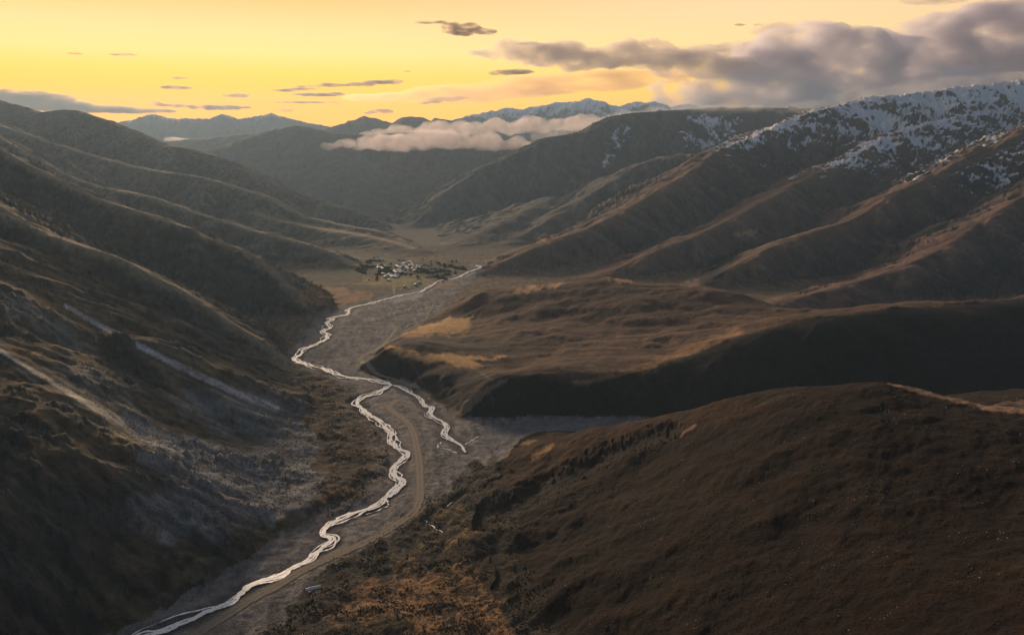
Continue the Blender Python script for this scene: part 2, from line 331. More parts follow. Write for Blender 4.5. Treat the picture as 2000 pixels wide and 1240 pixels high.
# traced courses in photograph pixels
def z3(l): return [(x/2, 620+y/2) for x, y in l]
def z5(l): return [(640+x*.18, 440+y*.18) for x, y in l]
RIVER_MAIN = z3([(380, 1330), (480, 1275), (560, 1243), (600, 1230), (680, 1195), (760, 1170), (820, 1140), (890, 1115), (940, 1075), (1000, 1035), (1090, 1010), (1150, 975), (1200, 950), (1240, 910), (1285, 880), (1300, 858), (1262, 848), (1275, 820), (1330, 790), (1400, 760), (1460, 735), (1500, 700), (1548, 662), (1562, 640), (1545, 618), (1550, 580), (1575, 555), (1590, 528), (1560, 512), (1525, 482), (1528, 450), (1500, 420), (1480, 400), (1435, 376), (1412, 352), (1394, 335), (1420, 312), (1480, 290), (1530, 262)])
RIVER_UP = z3([(1530, 262), (1480, 250), (1420, 240), (1350, 230), (1290, 212), (1240, 195), (1200, 184), (1150, 162), (1168, 146), (1184, 126), (1222, 112), (1266, 86), (1280, 66), (1260, 54), (1285, 40), (1277, 20), (1300, 6)]) + z5([(0, 1015), (100, 990), (215, 962), (235, 918), (330, 876), (450, 850), (560, 820), (700, 785), (800, 755), (900, 738), (1010, 722), (1050, 700), (1100, 672), (1150, 640), (1200, 602), (1300, 585), (1420, 566), (1460, 540), (1540, 500), (1640, 470), (1662, 455), (1610, 430)])
RIVER_EAST = z3([(1530, 262), (1560, 272), (1590, 290), (1640, 315), (1660, 345), (1688, 352), (1680, 378), (1720, 402), (1742, 422), (1740, 460), (1770, 482), (1800, 502), (1818, 525)])
BROOKS = [z3([(1800, 500), (1840, 482), (1876, 460)]), z3([(1725, 478), (1714, 508), (1760, 515), (1786, 535)]), z3([(1744, 740), (1780, 712), (1828, 682), (1842, 650)]), z3([(1660, 790), (1690, 815), (1715, 832), (1752, 862), (1740, 900)]),
          z3([(1500, 700), (1516, 730), (1480, 752), (1425, 770)]), z5([(1320, 737), (1390, 722), (1450, 726)]), z5([(960, 930), (1040, 905), (1110, 885), (1200, 878), (1240, 850)]), z5([(720, 960), (740, 930), (850, 935)]),
          z5([(770, 700), (830, 672), (850, 690)]), z5([(1060, 640), (1120, 655), (1150, 672)])]
ROAD_NEAR = z3([(640, 1300), (760, 1240), (840, 1190), (920, 1140), (1000, 1090), (1080, 1050), (1160, 1000), (1230, 965), (1320, 925), (1400, 890), (1480, 850), (1560, 800), (1620, 755), (1640, 700), (1641, 640), (1636, 560), (1626, 500), (1610, 440), (1580, 400), (1540, 372), (1521, 352), (1535, 333), (1560, 325)])
ROAD_FAR = z3([(1672, 305), (1640, 285), (1590, 260), (1540, 241), (1480, 225), (1442, 205), (1410, 170), (1420, 150), (1470, 125), (1500, 105), (1530, 70), (1545, 46), (1528, 30)])
TRACKS = [z5([(745, 1135), (850, 1110), (880, 1080), (1000, 1045), (1075, 1010), (1090, 960), (1130, 900), (1150, 850)]), z5([(725, 745), (715, 690), (712, 655)]), z5([(60, 1090), (270, 1105), (480, 1095), (700, 1095), (745, 1135)])]

def course(pxs, sub=6, step=1.6):
    p = np.array([on_floor(*q)[:2] for q in pxs]); p = catmull(p, sub)
    l = np.concatenate([[0], np.cumsum(np.hypot(*np.diff(p, axis=0).T))])
    n = max(int(l[-1]/step), 4); t = np.linspace(0, l[-1], n)
    return np.stack([np.interp(t, l, p[:, 0]), np.interp(t, l, p[:, 1])], -1), t

def dist_to(X, Y, lines, thin=4):
    d = np.full(X.shape, 1e9, np.float32)
    for ln in lines:
        q = ln[::thin] if len(ln) > 2*thin else ln
        x0, x1 = q[:, 0].min()-80, q[:, 0].max()+80; y0, y1 = q[:, 1].min()-80, q[:, 1].max()+80
        m = (X > x0) & (X < x1) & (Y > y0) & (Y < y1)
        if not m.any(): continue
        xx = X[m].astype(np.float32); yy = Y[m].astype(np.float32); b = np.full(xx.shape, 1e9, np.float32)
        for a, c in zip(q[:-1], q[1:]):
            dx, dy = c-a; l2 = dx*dx+dy*dy+1e-9
            ax = xx-np.float32(a[0]); ay = yy-np.float32(a[1]); t = np.clip((ax*dx+ay*dy)/l2, 0, 1)
            b = np.minimum(b, (ax-t*dx)**2+(ay-t*dy)**2)
        d[m] = np.minimum(d[m], np.sqrt(b))
    return d

river_lines = [course(p) for p in (RIVER_MAIN, RIVER_UP, RIVER_EAST)]
brook_lines = [course(p) for p in BROOKS]
road_lines = [course(p) for p in (ROAD_NEAR, ROAD_FAR)]
track_lines = [course(p) for p in TRACKS]

def make_room():
    """the river has cut its bed: no slope stands in it"""
    global H
    k = rows(0, 4000).stop
    d = dist_to(GX[:k], GY[:k], [l[0] for l in river_lines] + [road_lines[0][0]])
    w = sstep(48, 14, d+14*fbm(GX[:k]/38, GY[:k]/38, 3, 66)); f = floor_z(GY[:k])
    H[:k] = H[:k]+(f-H[:k])*w
    LAB[:k] = np.where(w > .93, 0, LAB[:k])
make_room()
RAD = np.hypot(GX, GY).astype(np.float32)

# ------------------------------------------------------------------ erosion: branching gullies that run down the slopes
ERO = np.zeros(H.shape, np.float32)
CHUTES = [[(128, 597), (170, 622), (235, 656), (300, 690), (380, 730), (470, 770), (540, 798)], [(-20, 672), (40, 708), (90, 738), (140, 770), (190, 798), (230, 822), (300, 850)]]
def rnd2(ix, iy, seed):
    k = _h(ix, iy, seed); return ((k & np.uint32(1023)).astype(np.float32)/1023-.5), (((k >> np.uint32(10)) & np.uint32(1023)).astype(np.float32)/1023-.5)
def erode():
    global H, ERO
    k = rows(0, 4000).stop
    rd_ = np.full(H.shape, 1e4, np.float32); rd_[:k] = dist_to(GX[:k], GY[:k], [l[0] for l in river_lines])
    gr = np.gradient(H, axis=0)/np.gradient(rr)[:, None]; ga = np.gradient(H, axis=1)/(np.gradient(th)[None, :]*RAD)
    sn, cs = np.sin(th)[None, :], np.cos(th)[None, :]
    gx = (gr*sn+ga*cs).astype(np.float32); gy = (gr*cs-ga*sn).astype(np.float32)
    sl0 = np.sqrt(gx*gx+gy*gy)
    q = lambda *n: np.isin(LAB, [NAMES.index(x) for x in n])
    amt = np.full(H.shape, .085, np.float32)
    amt[q('valley_floor')] = 0; amt[q('near_hill')] = .018; amt[q('terrace_hill')] = .035; amt[q('scree_slope')] = .045
    amt = np.where(q('snow_mountain', 'snow_spur', 'brown_spur', 'dark_spur', 'gorge_hill', 'gorge_spur'), .07+.06*sstep(110, 260, H), amt).astype(np.float32)
    amt[q('left_hill_near', 'left_hill_middle', 'rocky_spur')] = .07; amt[q('distant_hill')] = .03
    amt[q('gorge_mountain', 'left_mountain', 'left_spur_far')] = .075
    amt *= sstep(.12, .42, sl0)*sstep(12, 70, rd_)
    px0, py0 = project(GX, GY, H)
    for ch_ in CHUTES:
        d_ = np.full(H.shape, 1e9); P_ = np.array(ch_, float)
        mm = (px0 > P_[:, 0].min()-60) & (px0 < P_[:, 0].max()+60) & (py0 > P_[:, 1].min()-60) & (py0 < P_[:, 1].max()+60)
        for a_, b_ in zip(P_[:-1], P_[1:]):
            v_ = b_-a_; t_ = np.clip(((px0[mm]-a_[0])*v_[0]+(py0[mm]-a_[1])*v_[1])/(v_@v_), 0, 1)
            d_[mm] = np.minimum(d_[mm], np.hypot(px0[mm]-a_[0]-t_*v_[0], py0[mm]-a_[1]-t_*v_[1]))
        amt *= sstep(8, 32, d_)
    dx = np.zeros_like(gx); dy = np.zeros_like(gx); tot = np.zeros_like(gx); nrm = 0
    for o, lam in enumerate((420., 210., 105., 52., 26., 13.)):
        w = sstep(RAD/4, RAD/9, np.float32(lam)) * np.where(RAD > lam*130, 0, 1)
        w = np.clip((RAD/4-lam)/(RAD/4-RAD/9), 0, 1)*(RAD < lam*160)
        X = (GX/lam+.25*o); Y = (GY/lam-.31*o)
        ix = np.floor(X).astype(np.int64); iy = np.floor(Y).astype(np.int64); fx = (X-ix).astype(np.float32); fy = (Y-iy).astype(np.float32)
        ex = gx+dx; ey = gy+dy; l = np.sqrt(ex*ex+ey*ey)+1e-3; px_, py_ = ey/l*6.2, -ex/l*6.2
        va = np.zeros_like(gx); sx = np.zeros_like(gx); wt = np.zeros_like(gx)
        for i in (-1, 0, 1, 2):
            for j in (-1, 0, 1, 2):
                hx, hy = rnd2(ix+i, iy+j, 700+o)
                ax = fx-i-hx; ay = fy-j-hy
                ww = np.exp(-2.0*(ax*ax+ay*ay)); mg = ax*px_+ay*py_
                va += ww*np.cos(mg); sx -= ww*np.sin(mg); wt += ww
        va /= wt; sx /= wt
        a = amt*(lam if lam > 40 else lam*.7)*w*(.25+.75*sstep(0, lam*.7, DCREST))
        H += a*va
        dx += a/lam*sx*px_*1.6; dy += a/lam*sx*py_*1.6
        ERO += va*w*(.8 if lam > 60 else .5)
erode()
print('erode', time.time()-T0)

# ------------------------------------------------------------------ relief and ground colour of the land
PX, PY = project(GX, GY, H)
def label(*names): return np.isin(LAB, [NAMES.index(n) for n in names])
def pmask(poly, soft=8.0, warp=0.0, seed=0, sub=None, scale=14.0):
    """0..1 inside an outline traced in photograph pixels, on the land where it lies"""
    P = np.array(poly, float); pad = soft+warp+4
    m = (PX > P[:, 0].min()-pad) & (PX < P[:, 0].max()+pad) & (PY > P[:, 1].min()-pad) & (PY < P[:, 1].max()+pad)
    if sub is not None: m &= sub
    out = np.zeros(H.shape, np.float32)
    if not m.any(): return out
    x = PX[m]; y = PY[m]
    if warp:
        wx = fbm(x/scale, y/scale, 3, seed)*warp; wy = fbm(x/scale+31, y/scale-7, 3, seed+9)*warp; x = x+wx; y = y+wy
    ins = np.zeros(x.shape, bool); d = np.full(x.shape, 1e9)
    for a, b in zip(P, np.roll(P, -1, 0)):
        c = ((a[1] > y) != (b[1] > y)); den = (b[1]-a[1]) if b[1] != a[1] else 1e-9
        ins ^= c & (x < (b[0]-a[0])*(y-a[1])/den+a[0])
        dx, dy = b-a; t = np.clip(((x-a[0])*dx+(y-a[1])*dy)/(dx*dx+dy*dy+1e-9), 0, 1)
        d = np.minimum(d, np.hypot(x-a[0]-t*dx, y-a[1]-t*dy))
    s = np.where(ins, d, -d)
    out[m] = sstep(-soft/2, soft/2, s); return out
def lmask(line, w0, w1, soft=0.6, warp=0.0, seed=0, sub=None):
    """strip of a width (pixels, first to last point) along a traced line"""
    P = np.array(line, float); pad = max(w0, w1)*2+10
    m = (PX > P[:, 0].min()-pad) & (PX < P[:, 0].max()+pad) & (PY > P[:, 1].min()-pad) & (PY < P[:, 1].max()+pad)
    if sub is not None: m &= sub
    out = np.zeros(H.shape, np.float32)
    if not m.any(): return out
    x = PX[m]; y = PY[m]
    if warp: x = x+fbm(x/9, y/9, 3, seed)*warp; y = y+fbm(x/9+5, y/9+3, 3, seed+5)*warp
    best = np.full(x.shape, 1e9); W = np.zeros(x.shape); n = len(P)-1
    for k, (a, b) in enumerate(zip(P[:-1], P[1:])):
        dx, dy = b-a; t = np.clip(((x-a[0])*dx+(y-a[1])*dy)/(dx*dx+dy*dy+1e-9), 0, 1)
        d = np.hypot(x-a[0]-t*dx, y-a[1]-t*dy); u = d < best
        best = np.where(u, d, best); W = np.where(u, w0+(w1-w0)*(k+t)/n, W)
    out[m] = 1-sstep(W*(1-soft), W*(1+soft), best); return out

ALB = np.zeros(H.shape+(3,), np.float32); SNOW = np.zeros(H.shape, np.float32); ROCK = np.zeros(H.shape, np.float32); STONE = np.zeros(H.shape, np.float32); SHRUB = np.zeros(H.shape, np.float32)
def mix(c, m):
    global ALB
    ALB += (np.array(c, np.float32)-ALB)*np.clip(m, 0, 1)[..., None]

def dress():
    global H, ALB
    fl = label('valley_floor')
    n1 = fbm(GX/95, GY/95, 4, 101); n2 = fbm(GX/28, GY/28, 4, 111); n3 = fbm(GX/7, GY/7, 3, 121); n0 = fbm(GX/420, GY/420, 4, 131)
    left = label('left_mountain', 'left_spur_far', 'left_spur_middle', 'left_hill_middle', 'left_hill_near', 'rocky_spur', 'scree_slope')
    rightm = label('snow_mountain', 'snow_spur', 'brown_spur', 'dark_spur', 'gorge_spur', 'gorge_hill')
    # ---- base colours
    mix((.085, .078, .072), np.ones(H.shape))
    mix((.100, .082, .054), left*1.0)
    mix((.135, .112, .082), (left & (RAD > 1900))*1.0)
    mix((.135, .083, .066), rightm*1.0)
    mix((.095, .085, .072), label('gorge_hill', 'gorge_spur', 'gorge_mountain', 'distant_hill', 'dark_foothill_range')*1.0)
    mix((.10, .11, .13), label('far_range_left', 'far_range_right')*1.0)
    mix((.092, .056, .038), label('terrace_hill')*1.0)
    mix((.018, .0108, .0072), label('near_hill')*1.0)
    # ---- broad mottling
    mot = np.clip(0.5+0.5*n1, 0, 1)
    ALB *= (0.72+0.56*mot+0.14*n2+0.10*n3)[..., None]
    mix((.140, .086, .040), left*sstep(.1, .6, n2+.4*n0)*0.7); mix((.028, .0165, .009), label('near_hill')*sstep(.1, .7, n2+.4*n0)*0.6)
    mix((.026, .025, .019), left*sstep(.1, .6, -n2+.5*n1)*0.7); mix((.020, .017, .012), label('near_hill')*sstep(.1, .7, -n2+.5*n1)*0.6)
    # ---- slope: bare rock where steep
    gr = np.gradient(H, axis=0)/np.gradient(rr)[:, None]; ga = np.gradient(H, axis=1)/(np.gradient(th)[None, :]*RAD)
    slope = np.sqrt(gr*gr+ga*ga)
    st = sstep(.66, 1.0, slope+.10*n2)*np.where(RAD < 1500, .5, 1)
    mix((.060, .060, .060), st*(left | rightm)*0.8); ROCK[:] = np.maximum(ROCK, st*0.8*(left | rightm))
    crag = sstep(.15, .55, fbm(GX/70, GY/70, 4, 191)+.6*(slope-.5))*label('left_hill_near', 'left_hill_middle', 'rocky_spur', 'left_spur_middle', 'scree_slope')*sstep(.3, .5, slope)
    ROCK[:] = np.maximum(ROCK, crag*.75); mix((.060, .059, .056), crag*.75)
    # ---- scree
    scr = (.120, .118, .120)
    sl = label('scree_slope', 'rocky_spur', 'left_hill_near')
    fan = pmask([(205, 800), (260, 820), (330, 850), (470, 880), (560, 850), (620, 880), (655, 930), (640, 975), (560, 1010), (430, 1040), (330, 1060), (250, 1010), (245, 985), (310, 960), (315, 930), (270, 890), (262, 860)], 30, 22, 3, sl, 40)
    fan = np.maximum(fan, 0.85*pmask([(420, 760), (520, 770), (560, 780), (610, 830), (620, 880), (520, 860), (440, 850), (350, 800), (330, 770)], 40, 26, 5, label('scree_slope', 'rocky_spur', 'left_hill_near', 'valley_floor'), 40))
    fan = np.maximum(fan, .7*pmask([(0, 575), (60, 585), (140, 640), (200, 690), (150, 690), (80, 650), (0, 610)], 20, 14, 8, sl, 30))
    fan = np.maximum(fan, .5*pmask([(90, 690), (190, 720), (230, 760), (300, 830), (250, 830), (150, 770)], 20, 18, 8, sl, 24))
    mix((.185, .181, .178), fan*(0.6+.4*sstep(-.7, .5, n2)))
    STONE[:] = np.maximum(STONE, fan)
    s1 = lmask(CHUTES[0], 3.2, 6.5, .45, 1.6, 7, left)
    s2 = lmask(CHUTES[1], 2.8, 7, .45, 1.6, 8, left)
    s3 = pmask([(205, 806), (250, 812), (330, 846), (420, 870), (470, 900), (330, 890), (278, 866)], 8, 6, 9, sl)
    s4 = lmask([(215, 843), (250, 858), (320, 890)], 2.5, 3.5, .6, 2, 8, sl)
    s5 = lmask([(0, 700), (40, 722), (70, 745)], 2.5, 3, .6, 2, 8, sl)
    mix((.44, .42, .43), s1*.95); mix((.48, .42, .34), s2*.95); mix((.25, .24, .225), s3*.8); mix((.28, .23, .13), s4*.9); mix((.2, .2, .2), s5*.8)
    STONE[:] = np.maximum(STONE, np.maximum(s3, s1*.5))
    cr = pmask([(195, 655), (235, 652), (262, 658), (275, 700), (305, 745), (270, 735), (215, 705)], 14, 8, 4, sl)
    ROCK[:] = np.maximum(ROCK, cr); mix((.036, .040, .040), cr*.9)
    cl = pmask([(-60, 850), (20, 820), (50, 800), (110, 880), (120, 960), (170, 1010), (200, 1100), (170, 1180), (230, 1280), (-60, 1280)], 60, 40, 6, sl, 60)
    ROCK[:] = np.maximum(ROCK, cl*sstep(-.3, .5, n1+n2*.6)); mix((.042, .042, .042), cl*sstep(-.3, .5, n1+n2*.6)*.8)
    mix((.11, .085, .045), pmask([(190, 1140), (280, 1130), (320, 1200), (300, 1260), (200, 1260)], 30, 30, 6, sl, 30)*.6)
    for a, b in (((275, 500), (315, 545)), ((345, 525), (385, 580)), ((395, 545), (420, 580))):
        mix((.12, .10, .06), lmask([a, ((a[0]+b[0])/2+6, (a[1]+b[1])/2-6), b], 3, 7, .8, 5, 3, label('left_hill_middle', 'left_hill_near'))*.7)
    # striations running down the left slopes
    for nm, lam in (('left_hill_middle', 16), ('left_hill_near', 12), ('left_spur_middle', 30), ('rocky_spur', 9), ('scree_slope', 8)):
        m = label(nm); q = fbm(GY/lam+.35*n2, GX/(lam*7)+GY/(lam*9), 3, 77)
        ALB[m] *= np.clip(1+.55*q[m], .4, 2.0)[:, None]
    for lb_ in (left, rightm): ALB[lb_] *= np.clip(1+.28*ERO[lb_], .45, 1.7)[:, None]
    # straw-pale rim on the left crests: sunlit edge put into the colour
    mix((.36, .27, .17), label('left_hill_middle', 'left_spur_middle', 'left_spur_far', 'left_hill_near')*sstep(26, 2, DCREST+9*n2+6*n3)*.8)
    ROCK[:] *= 1-np.maximum(lmask(CHUTES[0], 16, 22, .5), lmask(CHUTES[1], 16, 22, .5))*(1-cr)
    # ---- right mountains
    rm = label('snow_mountain', 'snow_spur', 'brown_spur', 'dark_spur')
    mix((.045, .044, .046), label('brown_spur', 'dark_spur')*sstep(-.25, .7, -n1*.7+(PX-1500)/900)*sstep(20, 120, DCREST)*.8)
    mix((.150, .088, .052), rm*sstep(.05, .8, n1+.5*n0+.4*n2)*.5*sstep(2100, 1400, PX))
    mix((.050, .047, .050), rightm*sstep(.05, .6, fbm(GX/260, GY/260, 4, 178))*sstep(20, 140, DCREST)*.7)
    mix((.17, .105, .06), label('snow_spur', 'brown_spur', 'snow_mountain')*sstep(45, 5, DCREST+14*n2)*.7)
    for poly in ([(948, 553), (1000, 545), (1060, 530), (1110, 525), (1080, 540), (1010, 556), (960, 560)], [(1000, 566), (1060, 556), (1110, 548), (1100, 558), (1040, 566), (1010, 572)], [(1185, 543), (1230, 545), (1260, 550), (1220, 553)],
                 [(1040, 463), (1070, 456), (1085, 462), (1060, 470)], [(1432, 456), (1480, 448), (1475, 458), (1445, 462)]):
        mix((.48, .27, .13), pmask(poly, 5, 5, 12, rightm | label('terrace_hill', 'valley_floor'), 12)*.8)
    mix((.030, .030, .032), pmask([(1362, 553), (1372, 528), (1400, 500), (1430, 492), (1435, 510), (1410, 540), (1390, 556)], 10, 6, 5, rm)*.9)
    # ---- terrace
    te = label('terrace_hill'); tef = label('terrace_hill', 'valley_floor')
    tan = (.54, .31, .13)
    pa = pmask([(775, 662), (830, 635), (885, 617), (925, 617), (918, 640), (905, 655), (860, 650), (820, 652)], 16, 7, 3, tef, 34)
    pb = pmask([(752, 678), (772, 678), (830, 688), (890, 692), (985, 694), (990, 700), (925, 704), (945, 716), (930, 722), (880, 712), (820, 704), (775, 695)], 10, 6, 4, tef, 34)
    mix(tan, sstep(.15, .85, pa+.28*n3+.2*n2)*pa**.5*.9); mix(tan, sstep(.15, .85, pb+.3*n3+.15*n2)*pb**.5*.9)
    dk = (.032, .030, .026)
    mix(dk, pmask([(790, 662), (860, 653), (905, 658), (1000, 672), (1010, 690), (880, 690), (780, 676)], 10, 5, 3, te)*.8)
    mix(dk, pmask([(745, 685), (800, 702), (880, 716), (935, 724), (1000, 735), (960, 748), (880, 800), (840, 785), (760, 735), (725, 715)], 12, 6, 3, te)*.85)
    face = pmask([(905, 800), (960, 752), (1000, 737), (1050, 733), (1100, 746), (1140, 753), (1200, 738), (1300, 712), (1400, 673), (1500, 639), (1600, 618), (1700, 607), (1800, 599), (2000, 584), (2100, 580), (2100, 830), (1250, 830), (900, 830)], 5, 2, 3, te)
    mix((.018, .018, .016), face*.95)  # near-black front: dark juniper plus its shade put into the colour
    sc = pmask([(868, 808), (880, 798), (930, 768), (988, 738), (992, 741), (950, 768), (930, 790), (900, 815), (885, 826)], 5, 4, 3, tef)
    mix((.24, .185, .12), sc*.9)
    band = lmask([(1120, 747), (1150, 748), (1220, 726), (1300, 703), (1380, 672), (1440, 648)], 4, 9, .7, 3, 5, te)
    mix((.28, .165, .085), band*(1-face)*.8)  # lit strip behind the crest, painted as a lighter tone
    mix((.17, .10, .072), te*(1-face)*pmask([(1100, 640), (1250, 610), (1480, 605), (1500, 630), (1350, 660), (1150, 690)], 60, 40, 5, te, 60)*sstep(-.2, .6, n2)*.55)
    for ln in ([(800, 702), (815, 722), (823, 745), (826, 752)], [(935, 725), (950, 735), (965, 745)], [(955, 768), (965, 785)]):
        mix((.13, .105, .085), lmask(ln, 1.3, 1.6, .5, 1, 3, te)*.8)
    # ---- near hill
    nh = label('near_hill')
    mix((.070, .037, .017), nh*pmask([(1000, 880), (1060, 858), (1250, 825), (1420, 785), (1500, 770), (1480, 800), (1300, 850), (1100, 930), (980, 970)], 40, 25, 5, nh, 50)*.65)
    mix((.34, .22, .11), pmask([(1012, 866), (1030, 858), (1050, 858), (1030, 868)], 4, 3, 5, nh | fl)*.9 + lmask([(1040, 894), (1062, 880), (1080, 868)], 4, 3, .6, 2, 5, nh)*.9)
    mix((.045, .032, .014), nh*sstep(.1, .9, n1+.6*n2)*sstep(1150, 1300, PX)*.35)
    mix((.34, .25, .16), lmask([(1735, 749), (1800, 766), (1870, 785), (1940, 798), (2010, 807)], 2.5, 3.5, .5, 1.5, 3, nh)*.85)  # pale crest line: rim light put into the colour
    mix((.42, .29, .18), pmask([(1915, 796), (1960, 786), (2030, 777), (2030, 806), (1960, 799)], 3, 2, 3, nh)*.8)  # slope behind the crest, its sunlight painted as pale straw
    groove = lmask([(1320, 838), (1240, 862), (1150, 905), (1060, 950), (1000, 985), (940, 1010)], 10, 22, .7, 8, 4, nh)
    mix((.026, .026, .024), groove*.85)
    pale = lmask([(1330, 846), (1345, 838), (1358, 830)], 2, 2.5, .6, 1.5, 3, nh); mix((.36, .24, .17), pale*.9)
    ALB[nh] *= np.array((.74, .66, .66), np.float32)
    # ---- valley floor
    river_d = dist_to(GX[:rows(0, 4000).stop], GY[:rows(0, 4000).stop], [l[0] for l in river_lines])
    brook_d = dist_to(GX[:rows(0, 4000).stop], GY[:rows(0, 4000).stop], [l[0] for l in brook_lines], 2)
    road_d = dist_to(GX[:rows(0, 4000).stop], GY[:rows(0, 4000).stop], [l[0] for l in road_lines])
    full = lambda a: np.vstack([a, np.full((NR-a.shape[0], NT), 1e9, np.float32)])
    river_d, brook_d, road_d = full(river_d), full(brook_d), full(road_d)
    grav = (.150, .140, .138)
    mix(grav, fl*(RAD < 3000)*1.0)
    bars = fbm((GX+GY*.15)/9+.5*n2, GY/55, 4, 611)
    bed = pmask([(555, 720), (590, 650), (640, 612), (700, 588), (760, 574), (830, 556), (900, 532), (928, 516), (950, 528), (890, 575), (870, 602), (800, 650), (735, 695), (850, 780), (900, 812), (1280, 812), (1280, 832), (1000, 875), (960, 920), (930, 1000), (840, 1090), (620, 1260), (60, 1260), (300, 1150), (620, 1010), (660, 930), (600, 790)], 16, 10, 6, fl, 24)
    mix((.115, .082, .052), fl*(1-bed)); STONE[:] = np.where(fl, STONE*bed, STONE)
    ALB[fl] *= np.clip(1+.2*n2+.28*n3+.5*bars, .35, 2)[fl][:, None]; STONE[:] = np.maximum(STONE, fl*.9)
    heath = np.maximum(pmask([(575, 725), (640, 735), (700, 775), (740, 830), (770, 880), (760, 940), (700, 985), (640, 1010), (610, 970), (650, 930), (625, 860), (590, 790)], 24, 18, 4, fl | label('scree_slope'), 30), 0)
    heath2 = pmask([(820, 985), (880, 960), (930, 900), (975, 900), (1000, 1000), (1010, 1080), (1060, 1180), (1100, 1260), (500, 1260), (560, 1190), (620, 1120), (720, 1070), (790, 1020)], 24, 18, 9, fl | nh, 30)
    hm = np.maximum(heath, heath2)
    mix((.048, .038, .027), hm*.9)
    mix((.20, .118, .055), heath*sstep(.05, .55, n3*.8+n2*.7+.1*n1)*.8)
    t2 = pmask([(640, 1180), (760, 1130), (800, 1100), (900, 1105), (950, 1140), (970, 1190), (1010, 1250), (820, 1250), (760, 1210), (610, 1215)], 30, 24, 5, fl | nh, 40)
    mix((.30, .165, .075), t2*sstep(-.75, .15, n3*.7+n2*.8)*.9)
    t3 = pmask([(830, 1000), (900, 985), (930, 1050), (880, 1080), (800, 1090), (760, 1120), (720, 1100), (800, 1060)], 30, 20, 7, fl | nh, 30)
    mix((.24, .15, .055), t3*sstep(.05, .5, n3*.6+n2*.8)*.85)
    SHRUB[:] = np.maximum(hm*.8, t2*.7)
    # side valley bed
    mix((.125, .128, .138), pmask([(930, 840), (1000, 822), (1120, 815), (1260, 818), (1230, 826), (1080, 850), (960, 880)], 10, 6, 5, fl | te)*.9)
    # around the village
    vf = fl & (RAD > 1700)
    mix((.075, .068, .045), vf*pmask([(560, 560), (700, 500), (820, 500), (930, 515), (840, 560), (720, 590), (640, 620), (560, 640)], 20, 10, 3, vf, 20)*.9)
    mix((.26, .19, .08), pmask([(690, 550), (750, 535), (850, 545), (900, 545), (800, 560), (740, 560)], 10, 8, 3, vf, 20)*.8)
    mix((.30, .17, .08), pmask([(570, 570), (640, 558), (720, 575), (735, 585), (640, 600), (570, 590)], 10, 8, 3, vf | left, 20)*.8)
    mix((.045, .048, .036), pmask([(560, 600), (640, 598), (740, 585), (735, 600), (650, 615), (600, 650)], 10, 8, 3, vf | left, 20)*.8)
    mix((.22, .21, .06), pmask([(755, 546), (790, 543), (810, 548), (790, 556), (765, 555)], 4, 3, 3, vf, 10)*.8)
    mix((.020, .026, .018), vf*pmask([(690, 520), (740, 505), (760, 525), (830, 520), (900, 525), (850, 545), (800, 535), (720, 535)], 10, 12, 9, vf, 12)*sstep(-.3, .4, n2)*.8)
    mix((.20, .18, .09), vf*pmask([(660, 505), (740, 495), (830, 500), (920, 510), (850, 512), (700, 520)], 8, 8, 9, vf, 12)*sstep(-.3, .4, pn(GX/60, GY/20, 4))*.6)
    mix((.34, .30, .29), pmask([(742, 588), (775, 580), (800, 572), (830, 574), (820, 582), (780, 590)], 3, 3, 3, fl, 10)*.9)
    mix((.26, .15, .07), pmask([(845, 560), (880, 548), (895, 553), (870, 566)], 4, 3, 3, fl | rightm)*.7)
    mix((.055, .054, .045), fl*sstep(2380, 2750, RAD+60*n1)*.9)
    # river gravel and road verge
    mix((.25, .23, .22), fl*sstep(34, 16, river_d+9*n2)*.45); mix((.070, .062, .062), fl*sstep(15, 8, river_d+4*n2+2*n3)*.8)
    mix((.20, .17, .13), fl*sstep(12, 5, road_d+2*n3)*.8)
    # ---- snow, by height, exposure and gully
    sz = H+70*n0+45*n1+25*n2
    gu = np.clip(-ERO*.45, -.6, .6); band = .28*np.sin((H+22*n1+9*n2)/13.0)
    sm_ = label('snow_mountain')*sstep(160, 300, sz)*(.86+.32*sstep(1500, 1850, PX)+1.7*gu+band)*sstep(1350, 1450, PX)
    sm_ = np.maximum(sm_, label('snow_spur')*sstep(130, 250, sz)*(.84+gu+band*.6)*sstep(1420, 1580, PX))
    sm_ = np.maximum(sm_, label('brown_spur')*sstep(80, 250, sz)*(.80+1.2*gu)*sstep(1560, 1800, PX)*sstep(15, 90, DCREST))
    sm_ = np.maximum(sm_, label('dark_spur')*sstep(90, 260, sz)*(.40+gu)*sstep(1750, 1950, PX)*sstep(15, 90, DCREST))
    sm_ = np.maximum(sm_, label('gorge_hill')*.75*np.maximum(pmask([(1175, 330), (1190, 260), (1230, 235), (1245, 250), (1210, 300)], 20, 10, 4), pmask([(1325, 310), (1335, 225), (1450, 225), (1440, 300), (1390, 310)], 20, 10, 4)))
    sm_ = np.maximum(sm_, label('far_range_right')*sstep(300, 620, sz)*.95); sm_ = np.maximum(sm_, label('far_range_left')*sstep(330, 600, sz)*.7)
    SNOW[:] = sm_
    ROCK[:] = np.maximum(ROCK, sstep(.1, .6, sm_)*.8)
    # ---- relief
    amp = np.ones(H.shape, np.float32)
    amp[fl] = 0
    far = sstep(1500, 4000, RAD)
    soft = sstep(0, 60, DCREST)*.75+.25
    amp[te] = .35
    amp *= (1-.9*np.maximum(lmask(CHUTES[0], 14, 18, .6), lmask(CHUTES[1], 14, 18, .6)))
    H += amp*soft*(n1*(1.6+4*far)+n2*(.8+1.4*far)+n3*.32)
    H += te*(1-face)*(3*n1+2.2*(-ridged(GX/230+.4*n1, GY/90, 2, 181)+.6)*sstep(1000, 1150, GY))*sstep(0, 60, np.abs(GY-965))*(1-pa)*(1-pb)
